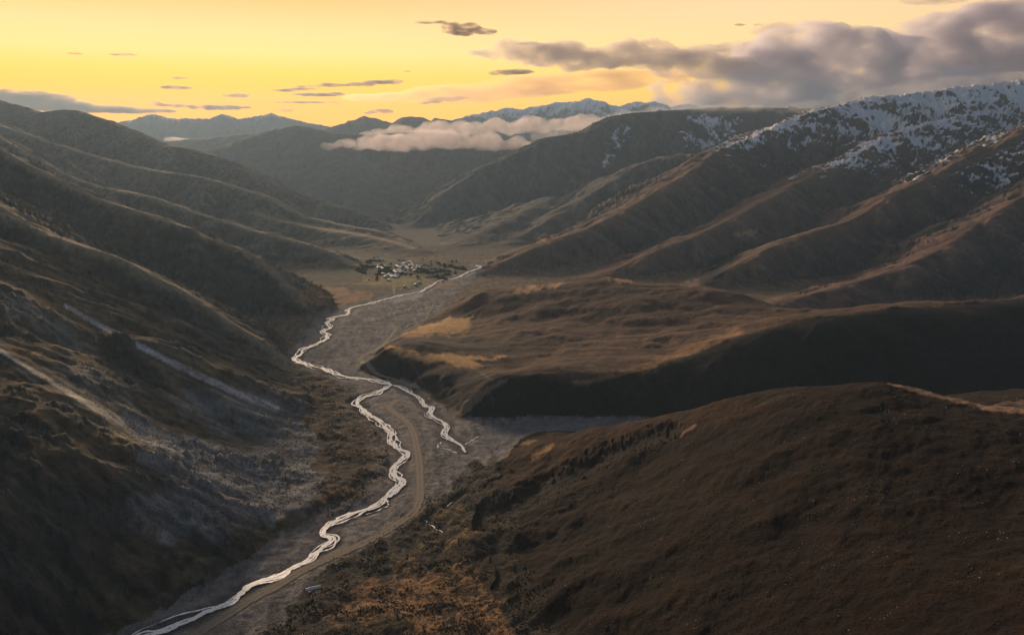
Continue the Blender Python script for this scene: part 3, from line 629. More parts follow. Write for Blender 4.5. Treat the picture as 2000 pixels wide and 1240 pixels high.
    H += label('near_hill')*(n3*.25+1.6*fbm(GX/45, GY/45, 3, 171))
    H -= groove*6
    H += rightm*sstep(30, 260, DCREST)*26*fbm(GX/330, GY/330, 3, 177)
    rk = ridged(GX/34+.6*n2, GY/34, 5, 141, .55)
    H += ROCK*(rk-.6)*np.where(RAD > 1500, 10.0, 5.5)
    H += ROCK*(RAD < 1500)*1.0*(ridged(GX/11+.4*n3, GY/11, 3, 191)-.5)
    H += rm*sstep(.1, .5, sm_)*14*(ridged(GX/150+.5*n1, GY/110, 4, 151)-.6)
    fr = label('far_range_left', 'far_range_right', 'dark_foothill_range'); H += fr*(70*(ridged(GX/600, GY/600, 4, 161)-.6)*sstep(0, 260, DCREST)+14*fbm(GX/130, GY/130, 3, 163))
    # floor: cobbles and bars, lowered channels, levelled road
    f = fl.astype(np.float32)
    ch = sstep(19, 10, river_d); bch = sstep(6, 2, brook_d); rd = sstep(9, 4.5, road_d)
    rough = (n2*.7+n3*.45)*(1-np.maximum(np.maximum(ch, bch), rd))
    H += f*sstep(1.0, .3, np.maximum(0, 0))*rough if False else f*rough
    H -= f*(ch*.9+bch*.6)*(1-rd)
    # terrace bank along the heath
    H += f*hm*(1-rd)*(1-ch)*(1-bch)*(1.2+.9*n2)
dress()
print('dress', time.time()-T0)

# ------------------------------------------------------------------ materials
class MatB:
    def __init__(s, name, rough=1.0):
        s.m = bpy.data.materials.new(name); s.m.use_nodes = True; s.nt = s.m.node_tree; s.N = s.nt.nodes; s.L = s.nt.links
        s.b = s.N['Principled BSDF']; s.b.inputs['Roughness'].default_value = rough; s.b.inputs['Specular IOR Level'].default_value = 0.15
        s.pos = None
    def node(s, t, **k):
        n = s.N.new(t)
        for a, b in k.items(): setattr(n, a, b)
        return n
    def put(s, sock, v):
        if isinstance(v, (int, float)): sock.default_value = v
        elif isinstance(v, tuple): sock.default_value = v if len(v) == len(sock.default_value) else (*v, 1)
        else: s.L.new(v, sock)
    def math(s, op, a, b=0.0, clamp=False):
        n = s.node('ShaderNodeMath', operation=op, use_clamp=clamp); s.put(n.inputs[0], a); s.put(n.inputs[1], b); return n.outputs[0]
    def noise(s, scale, detail=4, rough=.55, vec=None, dist=0.0):
        if s.pos is None: s.pos = s.node('ShaderNodeNewGeometry').outputs['Position']
        n = s.node('ShaderNodeTexNoise'); n.inputs['Scale'].default_value = scale; n.inputs['Detail'].default_value = detail; n.inputs['Roughness'].default_value = rough; n.inputs['Distortion'].default_value = dist
        s.L.new(vec if vec is not None else s.pos, n.inputs['Vector']); return n.outputs['Fac']
    def mapped(s, scale, rot=(0, 0, 0)):
        if s.pos is None: s.pos = s.node('ShaderNodeNewGeometry').outputs['Position']
        n = s.node('ShaderNodeMapping'); n.inputs['Scale'].default_value = scale; n.inputs['Rotation'].default_value = rot; s.L.new(s.pos, n.inputs['Vector']); return n.outputs[0]
    def attr(s, name): return s.node('ShaderNodeAttribute', attribute_name=name)
    def ramp(s, v, a, b, lo=0.0, hi=1.0, smooth=True):
        n = s.node('ShaderNodeMapRange', interpolation_type='SMOOTHSTEP' if smooth else 'LINEAR'); s.put(n.inputs[0], v)
        for i, q in enumerate((a, b, lo, hi)): n.inputs[i+1].default_value = q
        return n.outputs[0]
    def mixc(s, f, a, b, mode='MIX'):
        n = s.node('ShaderNodeMix', data_type='RGBA', blend_type=mode); s.put(n.inputs[0], f); s.put(n.inputs[6], a); s.put(n.inputs[7], b); return n.outputs[2]
    def bump(s, h, dist, strength=1.0):
        n = s.node('ShaderNodeBump'); n.inputs['Distance'].default_value = dist; n.inputs['Strength'].default_value = strength; s.L.new(h, n.inputs['Height']); s.L.new(n.outputs[0], s.b.inputs['Normal'])

def land_material():
    m = MatB('land')
    base = m.attr('albedo').outputs['Color']
    snow = m.attr('snow').outputs['Fac']; stone = m.attr('stone').outputs['Fac']; shrub = m.attr('shrub').outputs['Fac']
    a = m.noise(.55, 5, .65); b = m.noise(.11, 5, .6); c = m.noise(.022, 4, .6)
    v = m.math('ADD', m.math('MULTIPLY', a, .9), m.math('ADD', m.math('MULTIPLY', b, .8), m.math('MULTIPLY', c, .5)))   # mean ~1.1
    k = m.ramp(v, .62, 1.55, .25, 1.9, False)
    col = m.mixc(1.0, base, m.node('ShaderNodeCombineColor').outputs[0], 'MULTIPLY')
    cc = [n for n in m.N if n.bl_idname == 'ShaderNodeCombineColor'][0]
    for i in range(3): m.L.new(k, cc.inputs[i])
    # warm and cool patches of turf
    col = m.mixc(m.ramp(m.noise(.05, 4, .6, dist=.5), .55, .72, 0, .35), col, m.mixc(1.0, col, (1.35, .95, .62), 'MULTIPLY'))
    # dark dwarf shrubs
    sh = m.math('MULTIPLY', m.ramp(m.noise(.33, 3, .6), .50, .58), shrub)
    col = m.mixc(sh, col, (.018, .017, .012))
    tu = m.noise(1.6, 3, .7); col = m.mixc(m.ramp(tu, .52, .72, 0, .5), col, m.mixc(1.0, col, (1.9, 1.7, 1.4), 'MULTIPLY'))
    # pale stones
    vo = m.node('ShaderNodeTexVoronoi', feature='F1'); vo.inputs['Scale'].default_value = .42; m.L.new(m.pos, vo.inputs['Vector'])
    sp = m.math('MULTIPLY', m.ramp(vo.outputs['Distance'], .30, .16), m.ramp(m.noise(.031, 3), .42, .62))
    spk = m.math('MULTIPLY', sp, m.math('ADD', m.math('MULTIPLY', stone, .4), .07))
    col = m.mixc(spk, col, (.26, .25, .24))
    # snow caught in streaks and ledges
    def along(v, k):
        d = m.node('ShaderNodeVectorMath', operation='DOT_PRODUCT'); m.L.new(m.pos, d.inputs[0]); d.inputs[1].default_value = v; return m.math('MULTIPLY', d.outputs['Value'], k)
    cx = m.node('ShaderNodeCombineXYZ'); m.L.new(along((.77, .63, 0), .030), cx.inputs[0]); m.L.new(along((.63, -.77, 0), .0055), cx.inputs[1]); m.L.new(along((0, 0, 1), .010), cx.inputs[2])
    sn = m.noise(1.0, 6, .66, cx.outputs[0], .9)
    sf = m.noise(.10, 4, .7)
    s = m.math('ADD', m.math('ADD', snow, m.math('MULTIPLY', m.math('SUBTRACT', sn, .5), 1.5)), m.math('MULTIPLY', m.math('SUBTRACT', sf, .5), .45))
    g = m.node('ShaderNodeNewGeometry'); sx = m.node('ShaderNodeSeparateXYZ'); m.L.new(g.outputs['Normal'], sx.inputs[0])
    s = m.math('ADD', s, m.math('MULTIPLY', m.math('SUBTRACT', sx.outputs[2], .86), 2.4))
    sfac = m.math('MULTIPLY', m.ramp(s, .42, .86), m.ramp(snow, .05, .3))
    col = m.mixc(sfac, col, (.88, .87, .89))
    m.L.new(col, m.b.inputs['Base Color'])
    h = m.math('ADD', m.math('ADD', m.math('MULTIPLY', a, 1.5), m.math('MULTIPLY', b, 2.2)), m.math('MULTIPLY', c, 6.0))
    m.bump(h, 1.0, .9)
    return m.m
LAND = land_material()

# ------------------------------------------------------------------ land meshes: one object for each hill
LABELS = {
 'valley_floor': ('grey gravel floor of the valley with the braided river', 'valley floor'),
 'far_range_left': ('distant blue-grey mountain range under the yellow sunset at left', 'mountain range'),
 'far_range_right': ('distant snowy jagged range behind the low cloud bank', 'mountain range'),
 'dark_foothill_range': ('dark small peaks just above the low cloud bank', 'mountain range'),
 'distant_hill': ('small hazy hill in the gap between left mountain and gorge mountain', 'hill'),
 'gorge_mountain': ('hazy grey mountain closing the valley under the cloud bank', 'mountain'),
 'left_mountain': ('tall hazy mountain farthest back on the left side', 'mountain'),
 'left_spur_far': ('smooth brown spur running down to the gorge beyond the village', 'hill'),
 'left_spur_middle': ('spur with a sunlit crest ending at the village meadow', 'hill'),
 'left_hill_middle': ('brown hillside with a bright crest from the left edge', 'hill'),
 'left_hill_near': ('olive hillside above the pale scree chute on the left', 'hill'),
 'rocky_spur': ('rocky spur with dark crag beside the pale scree chute', 'hill'),
 'scree_slope': ('dark scree slope and cliffs at lower left', 'slope'),
 'gorge_hill': ('long flat-topped mountain with snow streaks right of the gorge', 'mountain'),
 'gorge_spur': ('dark spur in front of the flat-topped mountain', 'hill'),
 'snow_mountain': ('long snow-covered mountain crest under the big cloud', 'mountain'),
 'snow_spur': ('brown spur with a snow-dusted shoulder below the snowy crest', 'hill'),
 'brown_spur': ('spur with a straight brown crest and snowy hollows at right', 'hill'),
 'dark_spur': ('dark gullied spur lowest at the right edge', 'hill'),
 'terrace_hill': ('rolling brown terrace with a black shaded front', 'hill'),
 'near_hill': ('big rounded brown hill in the lower right', 'hill'),
}
def build_meshes():
    V = np.stack([GX, GY, H], -1).reshape(-1, 3).astype(np.float32)
    ii = (np.arange(NR-1)[:, None]*NT + np.arange(NT-1)[None, :])
    quads = np.stack([ii, ii+1, ii+NT+1, ii+NT], -1).reshape(-1, 4)
    lab = LAB[:-1, :-1].reshape(-1)
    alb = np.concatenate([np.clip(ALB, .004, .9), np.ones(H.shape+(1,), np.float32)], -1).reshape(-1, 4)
    at_ = {'snow': SNOW.ravel(), 'stone': STONE.ravel(), 'shrub': SHRUB.ravel()}
    for i, nm in enumerate(NAMES):
        q = quads[lab == i]
        if not len(q): continue
        u, inv = np.unique(q, return_inverse=True)
        me = bpy.data.meshes.new(nm)
        me.vertices.add(len(u)); me.vertices.foreach_set('co', V[u].ravel())
        me.loops.add(q.size); me.loops.foreach_set('vertex_index', inv.reshape(-1).astype(np.int32))
        me.polygons.add(len(q)); me.polygons.foreach_set('loop_start', np.arange(0, q.size, 4, dtype=np.int32))
        me.update(calc_edges=True); me.shade_smooth()
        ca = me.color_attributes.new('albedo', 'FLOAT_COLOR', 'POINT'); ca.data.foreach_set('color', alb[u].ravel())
        for k, v in at_.items():
            a = me.attributes.new(k, 'FLOAT', 'POINT'); a.data.foreach_set('value', v[u].astype(np.float32))
        o = bpy.data.objects.new(nm, me); scene.collection.objects.link(o); o['kind'] = 'structure'
        o['label'], o['category'] = LABELS[nm]
        me.materials.append(LAND)
build_meshes()
print('mesh', time.time()-T0)

# ------------------------------------------------------------------ river, brooks and road
def mesh_obj(name, verts, faces, mat, attrs=None, smooth=True):
    me = bpy.data.meshes.new(name); me.from_pydata([tuple(v) for v in verts], [], faces)
    if smooth: me.shade_smooth()
    for k, v in (attrs or {}).items():
        a = me.attributes.new(k, 'FLOAT', 'POINT'); a.data.foreach_set('value', np.asarray(v, np.float32))
    me.materials.append(mat); o = bpy.data.objects.new(name, me); scene.collection.objects.link(o); return o
def ribbon(c, hw_l, hw_r, zf, n_across=5):
    t = np.gradient(c, axis=0); t /= np.hypot(t[:, 0], t[:, 1])[:, None]+1e-9; nrm = np.stack([-t[:, 1], t[:, 0]], -1)
    vs, ac = [], []
    for k in range(n_across):
        f = k/(n_across-1); o = -hw_l*(1-f)+hw_r*f
        p = c+nrm*o[:, None]; vs.append(np.stack([p[:, 0], p[:, 1], zf(p[:, 0], p[:, 1])], -1)); ac.append(np.full(len(c), f*2-1))
    n = len(c); verts = np.concatenate(vs); fs = []
    for k in range(n_across-1):
        for i in range(n-1): fs.append((k*n+i, k*n+i+1, (k+1)*n+i+1, (k+1)*n+i))
    return verts, fs, np.concatenate(ac)
def water_material():
    m = MatB('water', .12)
    n = m.noise(.5, 5, .7); n2 = m.noise(.12, 4, .6)
    f = m.ramp(m.math('ADD', m.math('MULTIPLY', n, .7), m.math('MULTIPLY', n2, .5)), .36, .62)
    m.L.new(m.mixc(f, (.36, .36, .37), (.97, .96, .94)), m.b.inputs['Base Color'])  # near-white base: whitewater foam plus sky glint put into the colour
    m.L.new(m.ramp(f, 0, 1, .06, .35), m.b.inputs['Roughness']); m.b.inputs['IOR'].default_value = 1.8; m.b.inputs['Specular IOR Level'].default_value = .5
    m.bump(n, .18, .5); return m.m
WATER = water_material()
def strand_mesh(strands):
    vs, fs, off = [], [], 0
    for k, (c, wl, wr, dz) in enumerate(strands):
        v, f, _ = ribbon(c, wl, wr, lambda x, y: floor_z(y)+dz)
        vs.append(v); fs += [tuple(i+off for i in q) for q in f]; off += len(v)
    return np.concatenate(vs), fs
def river(name, ln, width, seed, braid=1.0, lab=None):
    c, t = ln
    tt = np.gradient(c, axis=0); tt /= np.hypot(tt[:, 0], tt[:, 1])[:, None]; nr = np.stack([-tt[:, 1], tt[:, 0]], -1)
    end = np.minimum(np.minimum(t, t[-1]-t)/12, 1)
    st = []
    for k in range(7):
        o = braid*width*(.35, .8, .85, 1.3, 1.4, .6, .65)[k]*fbm(t/(38+9*k), t*0+k*7.7, 3, seed+k)*end
        w = width*(.12, .15, .13, .08, .07, .10, .09)[k]*(1+.95*fbm(t/14, t*0+k*3.1, 3, seed+20+k))
        wl = np.maximum(w*(1+.7*fbm(t/4, t*0, 3, seed+31+k)), .12); wr = np.maximum(w*(1+.7*fbm(t/4, t*0+4, 3, seed+35+k)), .12)
        st.append((c+nr*o[:, None], wl, wr, -.14+.03*k))
    v, f = strand_mesh(st)
    o = mesh_obj(name, v, f, WATER); o['kind'] = 'structure'; o['category'] = 'river'; o['label'] = lab
river('river', river_lines[0], 8.5, 200, 1.15, 'bright braided river beside the dirt road in the lower half')
river('river', river_lines[1], 8.5, 230, 1.3, 'bright river winding up the valley towards the village')
river('river', river_lines[2], 6.5, 260, 1.0, 'bright side arm of the river right of the road bend')
def brooks():
    st = []
    for k, (c, t) in enumerate(brook_lines):
        w = .8*(.6+1.6*fbm(t/6, t*0+k, 3, 300+k))*np.clip(np.minimum(t, t[-1]-t)/9, .1, 1); w = np.maximum(w, .08); c = c+np.stack([fbm(t/12, t*0, 3, 320+k), fbm(t/12, t*0+9, 3, 330+k)], -1)*3.0*np.clip(np.minimum(t, t[-1]-t)/9, 0, 1)[:, None]
        st.append((c, w, w, -.06))
    v, f = strand_mesh(st); o = mesh_obj('brook', v, f, WATER); o['kind'] = 'structure'; o['category'] = 'brook'; o['label'] = 'thin bright trickles beside the main river'
brooks()
def road_material():
    m = MatB('dirt_road', .95)
    ac = m.attr('across').outputs['Fac']; ab = m.math('ABSOLUTE', ac)
    tr = m.math('SUBTRACT', 1.0, m.math('MULTIPLY', m.math('ABSOLUTE', m.math('SUBTRACT', ab, .45)), 4.0), True)
    n = m.noise(.35, 5, .65)
    col = m.mixc(m.ramp(n, .3, .7), (.20, .165, .125), (.30, .25, .19))
    col = m.mixc(m.math('MULTIPLY', tr, .6), col, (.38, .32, .25))
    m.L.new(col, m.b.inputs['Base Color']); m.bump(n, .3, .6); return m.m
ROAD = road_material()
def road(ln, hw, lab, dz=.28):
    c, t = ln
    w = hw*(1+.18*fbm(t/9, t*0, 3, 400))
    v, f, a = ribbon(c, w, w*(1+.1*fbm(t/7, t*0+3, 2, 410)), lambda x, y: np.maximum(floor_z(y)+dz, height_at(x, y)+.12), 7)
    o = mesh_obj('dirt_road', v, f, ROAD, {'across': a}); o['kind'] = 'structure'; o['category'] = 'road'; o['label'] = lab
road(road_lines[0], 4.6, 'pale dirt road curving along the river in the lower half')
road(road_lines[1], 3.4, 'dirt road at the foot of the terrace beyond the river fork')
for k, ln in enumerate(track_lines): road(ln, 2.3, ['faint track across the gravel towards the far river bank', 'short track down from the village meadow', 'faint pale track crossing the gravel plain'][k], .2)

# ------------------------------------------------------------------ village
def plain(name, col, rough=.8, spec=.2, var=.25, scale=.8, metal=0.0):
    m = MatB(name, rough); m.b.inputs['Specular IOR Level'].default_value = spec; m.b.inputs['Metallic'].default_value = metal
    n = m.noise(scale, 4, .6); k = m.ramp(n, .25, .75, 1-var, 1+var, False)
    cc = m.node('ShaderNodeCombineColor')
    for i in range(3): m.L.new(k, cc.inputs[i])
    m.L.new(m.mixc(1.0, (*col, 1), cc.outputs[0], 'MULTIPLY'), m.b.inputs['Base Color']); return m.m
M_WALL = [plain('whitewash_wall', (.80, .76, .70)), plain('stone_wall', (.52, .47, .42)), plain('mud_wall', (.50, .40, .30))]
M_ROOF = [plain('white_metal_roof', (.88, .86, .82), .4, .5), plain('lilac_metal_roof', (.80, .74, .78), .4, .5), plain('blue_metal_roof', (.66, .68, .70), .4, .5), plain('cream_roof', (.72, .62, .46), .6, .3), plain('grey_roof', (.40, .38, .38), .6, .3)]
M_DOOR = plain('dark_wood', (.05, .03, .02)); M_GLASS = plain('window_dark', (.03, .035, .045), .15, .5)
def part(name, verts, faces, mat, parent, smooth=False):
    o = mesh_obj(name, verts, faces, mat, smooth=smooth); o.parent = parent; return o
BOXF = [(0, 2, 3, 1), (4, 5, 7, 6), (0, 1, 5, 4), (2, 6, 7, 3), (0, 4, 6, 2), (1, 3, 7, 5)]
def boxv(x0, x1, y0, y1, z0, z1): return [(x, y, z) for z in (z0, z1) for y in (y0, y1) for x in (x0, x1)]
def empty(name, loc, rz, lab_, cat, group=None):
    o = bpy.data.objects.new(name, None); scene.collection.objects.link(o); o.location = tuple(loc); o.rotation_euler = (0, 0, rz); o['label'] = lab_; o['category'] = cat
    if group: o['group'] = group
    return o
def house(px, py, lab_, L=11, W=7, h=3.6, rz=0.0, wall=0, roof=0, group='houses of the village'):
    p = hit(px, py); z = min(height_at(p[0]+a, p[1]+b) for a in (-L/2, L/2) for b in (-W/2, W/2))
    t = empty('house', (p[0], p[1], float(z)-.1), rz, lab_, 'house', group)
    part('wall', boxv(-L/2, L/2, -W/2, W/2, -.8, h), BOXF, M_WALL[wall], t)
    e = .5; rh = 1.0
    rv = [(-L/2-e, -W/2-e, h-.15), (L/2+e, -W/2-e, h-.15), (L/2+e, 0, h+rh), (-L/2-e, 0, h+rh), (-L/2-e, W/2+e, h-.15), (L/2+e, W/2+e, h-.15)]
    rv += [(a, b, c+.25) for a, b, c in rv]
    rf = [(6, 7, 8, 9), (9, 8, 11, 10), (0, 3, 2, 1), (3, 4, 5, 2), (0, 1, 7, 6), (4, 10, 11, 5), (1, 2, 8, 7), (2, 5, 11, 8), (0, 6, 9, 3), (3, 9, 10, 4)]
    part('roof', rv, rf, M_ROOF[roof], t)
    gx = [(-L/2+.03, -W/2+.05, h-.1), (-L/2+.03, W/2-.05, h-.1), (-L/2+.03, 0, h+rh-.15), (L/2-.03, -W/2+.05, h-.1), (L/2-.03, W/2-.05, h-.1), (L/2-.03, 0, h+rh-.15)]
    part('gable', gx, [(0, 2, 1), (3, 4, 5), (0, 3, 5, 2), (1, 2, 5, 4)], M_WALL[wall], t)
    part('door', boxv(-.6, .6, -W/2-.06, -W/2+.05, -.1, 2.1), BOXF, M_DOOR, t)
    for wx in (-L/2+1.8, L/2-1.8): part('window', boxv(wx-.6, wx+.6, -W/2-.05, -W/2+.05, 1.1, 2.3), BOXF, M_GLASS, t)
    return t
def vil(x, y): return 720+x/14.25, 490+y/14.25
def village():
    r = random.Random(11)
    clusters = [
     ('in the lilac-roofed lower row above the green meadow', (1, 0, 1), [(400, 660), (450, 740), (500, 700), (560, 670), (620, 700), (650, 740), (700, 730), (740, 690), (770, 740), (800, 690)]),
     ('in the middle lane of the village', (0, 4, 2), [(720, 590), (760, 620), (740, 550), (800, 540), (820, 575), (870, 560), (845, 615), (905, 612), (940, 590), (960, 560), (880, 500)]),
     ('with a bluish roof in the upper lane of the village', (2, 2, 0), [(880, 470), (930, 450), (960, 415), (1000, 440), (1020, 465), (940, 390), (990, 360), (800, 440), (770, 430), (835, 465)]),
     ('along the pale zigzag street of the village', (3, 0, 3), [(1060, 490), (1080, 455), (1105, 525), (1130, 420), (1110, 320), (1215, 515), (1240, 475), (1275, 440), (1010, 620)]),
     ('on the right fringe of the village', (4, 0, 4), [(1300, 530), (1345, 480), (1260, 565), (1340, 430), (1440, 430), (1430, 490), (1400, 460), (1395, 910), (1310, 955), (1000, 1015)]),
     ('in the small hamlet left of the village', (2, 0, 4), [(250, 440), (292, 482), (262, 482), (470, 435), (340, 472), (390, 500)]),
     ('standing alone in the meadow above the village', (0, 3, 4), [(820, 250), (935, 265), (560, 830)])]
    word = ['leftmost', 'second', 'third', 'fourth', 'fifth', 'sixth', 'seventh', 'eighth', 'ninth', 'tenth', 'eleventh']
    rn = ['white', 'lilac', 'blue', 'cream', 'grey']
    for desc, roofs, spots in clusters:
        order = sorted(range(len(spots)), key=lambda i: spots[i][0])
        for k, i in enumerate(order):
            x, y = spots[i]; px, py = vil(x, y); rf = roofs[k % 3]
            w = word[k] if k == 0 else word[k]+' from left'
            house(px, py, 'small %s-roofed house %s, %s' % (rn[rf], desc, w) if ('roof' not in desc) else 'small house %s, %s' % (desc, w), r.uniform(9, 15), r.uniform(6, 8), r.uniform(3, 4.5), r.uniform(1.0, 1.9), r.randrange(3), rf)
    house(766, 461, 'lone white-roofed house high on the spur above the gorge', 20, 10, 5, .3, 0, 0, 'houses of the village')
    for k, (ln, lb) in enumerate((([(1150, 275), (1235, 410), (1185, 480), (1100, 555), (1020, 595), (965, 675)], 'pale zigzag street through the village'), ([(1285, 432), (1240, 475), (1200, 515)], 'short pale lane right of the zigzag street'), ([(1355, 458), (1300, 500), (1240, 562)], 'outermost pale lane at the right of the village'))):
        p = np.array([hit(*vil(*q))[:2] for q in ln]); l = np.concatenate([[0], np.cumsum(np.hypot(*np.diff(p, axis=0).T))]); t = np.linspace(0, l[-1], 60)
        c = np.stack([np.interp(t, l, p[:, 0]), np.interp(t, l, p[:, 1])], -1)
        v, f, a = ribbon(c, np.full(60, 2.6), np.full(60, 2.6), lambda x, y: height_at(x, y)+.5, 5)
        o = mesh_obj('village_street', v, f, plain('concrete_street', (.62, .52, .40), .9, .1)); o['kind'] = 'structure'; o['label'] = lb; o['category'] = 'street'
village()

# ------------------------------------------------------------------ camp beside the road: white tarpaulin tents and a red car
def camp():
    tarp = plain('white_tarpaulin', (.94, .90, .88), .6, .3, .2, .5); pole = plain('tent_pole', (.08, .07, .06)); red = plain('red_paint', (.42, .03, .03), .35, .5, .1); tyre = plain('tyre_rubber', (.02, .02, .02)); glass = M_GLASS
    r = random.Random(3)
    def tent(px, py, L, W, h, rz, lb):
        p = hit(px, py); t = empty('tent', p, rz, lb, 'tent', 'white tents beside the road')
        nx, ny = 14, 10; vs = []
        for j in range(ny+1):
            for i in range(nx+1):
                x = (i/nx-.5)*L; v = j/ny*2-1; y = v*W/2
                z = h*(1-abs(v)**1.25)*(1-.18*math.sin(math.pi*i/nx))+.12*math.sin(i*1.9+j)+r.uniform(-.06, .06)
                vs.append((x+r.uniform(-.1, .1), y+r.uniform(-.1, .1), max(z, .03)))
        fs = [(j*(nx+1)+i, j*(nx+1)+i+1, (j+1)*(nx+1)+i+1, (j+1)*(nx+1)+i) for j in range(ny) for i in range(nx)]
        o = part('canopy', vs, fs, tarp, t, True); o.modifiers.new('thickness', 'SOLIDIFY').thickness = .05
        for x in (-L/2+.15, L/2-.15): part('pole', boxv(x-.06, x+.06, -.06, .06, -.2, h+.2), BOXF, pole, t)
        part('end_wall', [(L/2-.1, -W/2+.3, 0), (L/2-.1, W/2-.3, 0), (L/2-.1, 0, h*.9)], [(0, 1, 2)], tarp, t)
    tent(602, 1151, 5.0, 4.2, 2.0, .5, 'smaller white tarpaulin tent by the road, left of the pair')
    tent(618, 1148, 7.5, 5.0, 2.5, .35, 'larger white tarpaulin tent by the road, right of the pair')
    p = hit(604, 1158); t = empty('car', p, .6, 'small red car parked in front of the white tents', 'car')
    L_, W_ = 3.8, 1.65
    prof = [(-1.9, .35), (-1.9, .75), (-1.75, .88), (-.95, .95), (-.35, 1.42), (.9, 1.45), (1.55, .98), (1.86, .85), (1.9, .35)]
    n = len(prof); vs = [(x, -W_/2, z) for x, z in prof]+[(x, W_/2, z) for x, z in prof]
    vs = [(x, y*(.84 if z > 1.2 else 1), z) for x, y, z in vs]
    part('body', vs, [tuple(range(n)), tuple(range(2*n-1, n-1, -1))]+[(i, i+n, (i+1) % n+n, (i+1) % n) for i in range(n)], red, t)
    part('windscreen', [(-.93, -.66, .985), (-.93, .66, .985), (-.40, .58, 1.40), (-.40, -.58, 1.40)], [(0, 1, 2, 3)], glass, t)
    part('rear_window', [(1.53, -.66, 1.02), (1.53, .66, 1.02), (.95, .58, 1.44), (.95, -.58, 1.44)], [(0, 1, 2, 3)], glass, t)
    for x in (-1.2, 1.2):
        for y in (-.8, .8):
            wv = [(x+.33*math.cos(a*math.pi/6), y+d, .33+.33*math.sin(a*math.pi/6)) for d in (-.11, .11) for a in range(12)]
            part('wheel', wv, [tuple(range(12)), tuple(range(23, 11, -1))]+[(i, (i+1) % 12, (i+1) % 12+12, i+12) for i in range(12)], tyre, t)
camp()

# ------------------------------------------------------------------ dwarf shrubs and loose stones
ICO_V = np.array([(0, 0, -1), (.724, -.526, -.447), (-.276, -.851, -.447), (-.894, 0, -.447), (-.276, .851, -.447), (.724, .526, -.447), (.276, -.851, .447), (-.724, -.526, .447), (-.724, .526, .447), (.276, .851, .447), (.894, 0, .447), (0, 0, 1)])
ICO_F = np.array([(0, 1, 2), (1, 0, 5), (0, 2, 3), (0, 3, 4), (0, 4, 5), (1, 5, 10), (2, 1, 6), (3, 2, 7), (4, 3, 8), (5, 4, 9), (1, 10, 6), (2, 6, 7), (3, 7, 8), (4, 8, 9), (5, 9, 10), (6, 10, 11), (7, 6, 11), (8, 7, 11), (9, 8, 11), (10, 9, 11)])
def scatter(name, xs, ys, size, squash, mat, lb, cat, jitter=.35, sink=.25):
    n = len(xs); z = height_at(xs, ys)
    V = ICO_V[None]*(1+rng.uniform(-jitter, jitter, (n, 12, 1)))
    a = rng.uniform(0, 6.28, n); c, s_ = np.cos(a)[:, None], np.sin(a)[:, None]
    x = (V[..., 0]*c-V[..., 1]*s_*.8)*size[:, None]; y = (V[..., 0]*s_+V[..., 1]*c*.8)*size[:, None]; zz = V[..., 2]*size[:, None]*squash
    P = np.stack([x+xs[:, None], y+ys[:, None], zz+(z+size*squash*(1-sink*2))[:, None]], -1).reshape(-1, 3).astype(np.float32)
    Fc = (ICO_F[None]+12*np.arange(n)[:, None, None]).reshape(-1, 3)
    me = bpy.data.meshes.new(name); me.vertices.add(len(P)); me.vertices.foreach_set('co', P.ravel()); me.loops.add(Fc.size); me.loops.foreach_set('vertex_index', Fc.ravel().astype(np.int32))
    me.polygons.add(len(Fc)); me.polygons.foreach_set('loop_start', np.arange(0, Fc.size, 3, dtype=np.int32)); me.update(calc_edges=True); me.materials.append(mat)
    o = bpy.data.objects.new(name, me); scene.collection.objects.link(o); o['kind'] = 'stuff'; o['label'] = lb; o['category'] = cat
def pick(weight, n, seed):
    """random places on the land where weight is high, evenly per ground area"""
    g = np.random.default_rng(seed); k = rows(0, 1800)
    i0, i1 = k.start, k.stop-1
    area = np.diff(rr)[i0:i1][:, None]*np.diff(th)[None, :]*rr[i0:i1][:, None]
    w = (np.clip(weight[i0:i1, :-1], 0, 1)*area).ravel(); w /= w.sum()
    q = g.choice(len(w), n, p=w); i = q//(NT-1)+i0; j = q % (NT-1)
    r_ = rr[i]+g.random(n)*(rr[i+1]-rr[i]); t_ = th[j]+g.random(n)*(th[j+1]-th[j])
    return r_*np.sin(t_), r_*np.cos(t_)
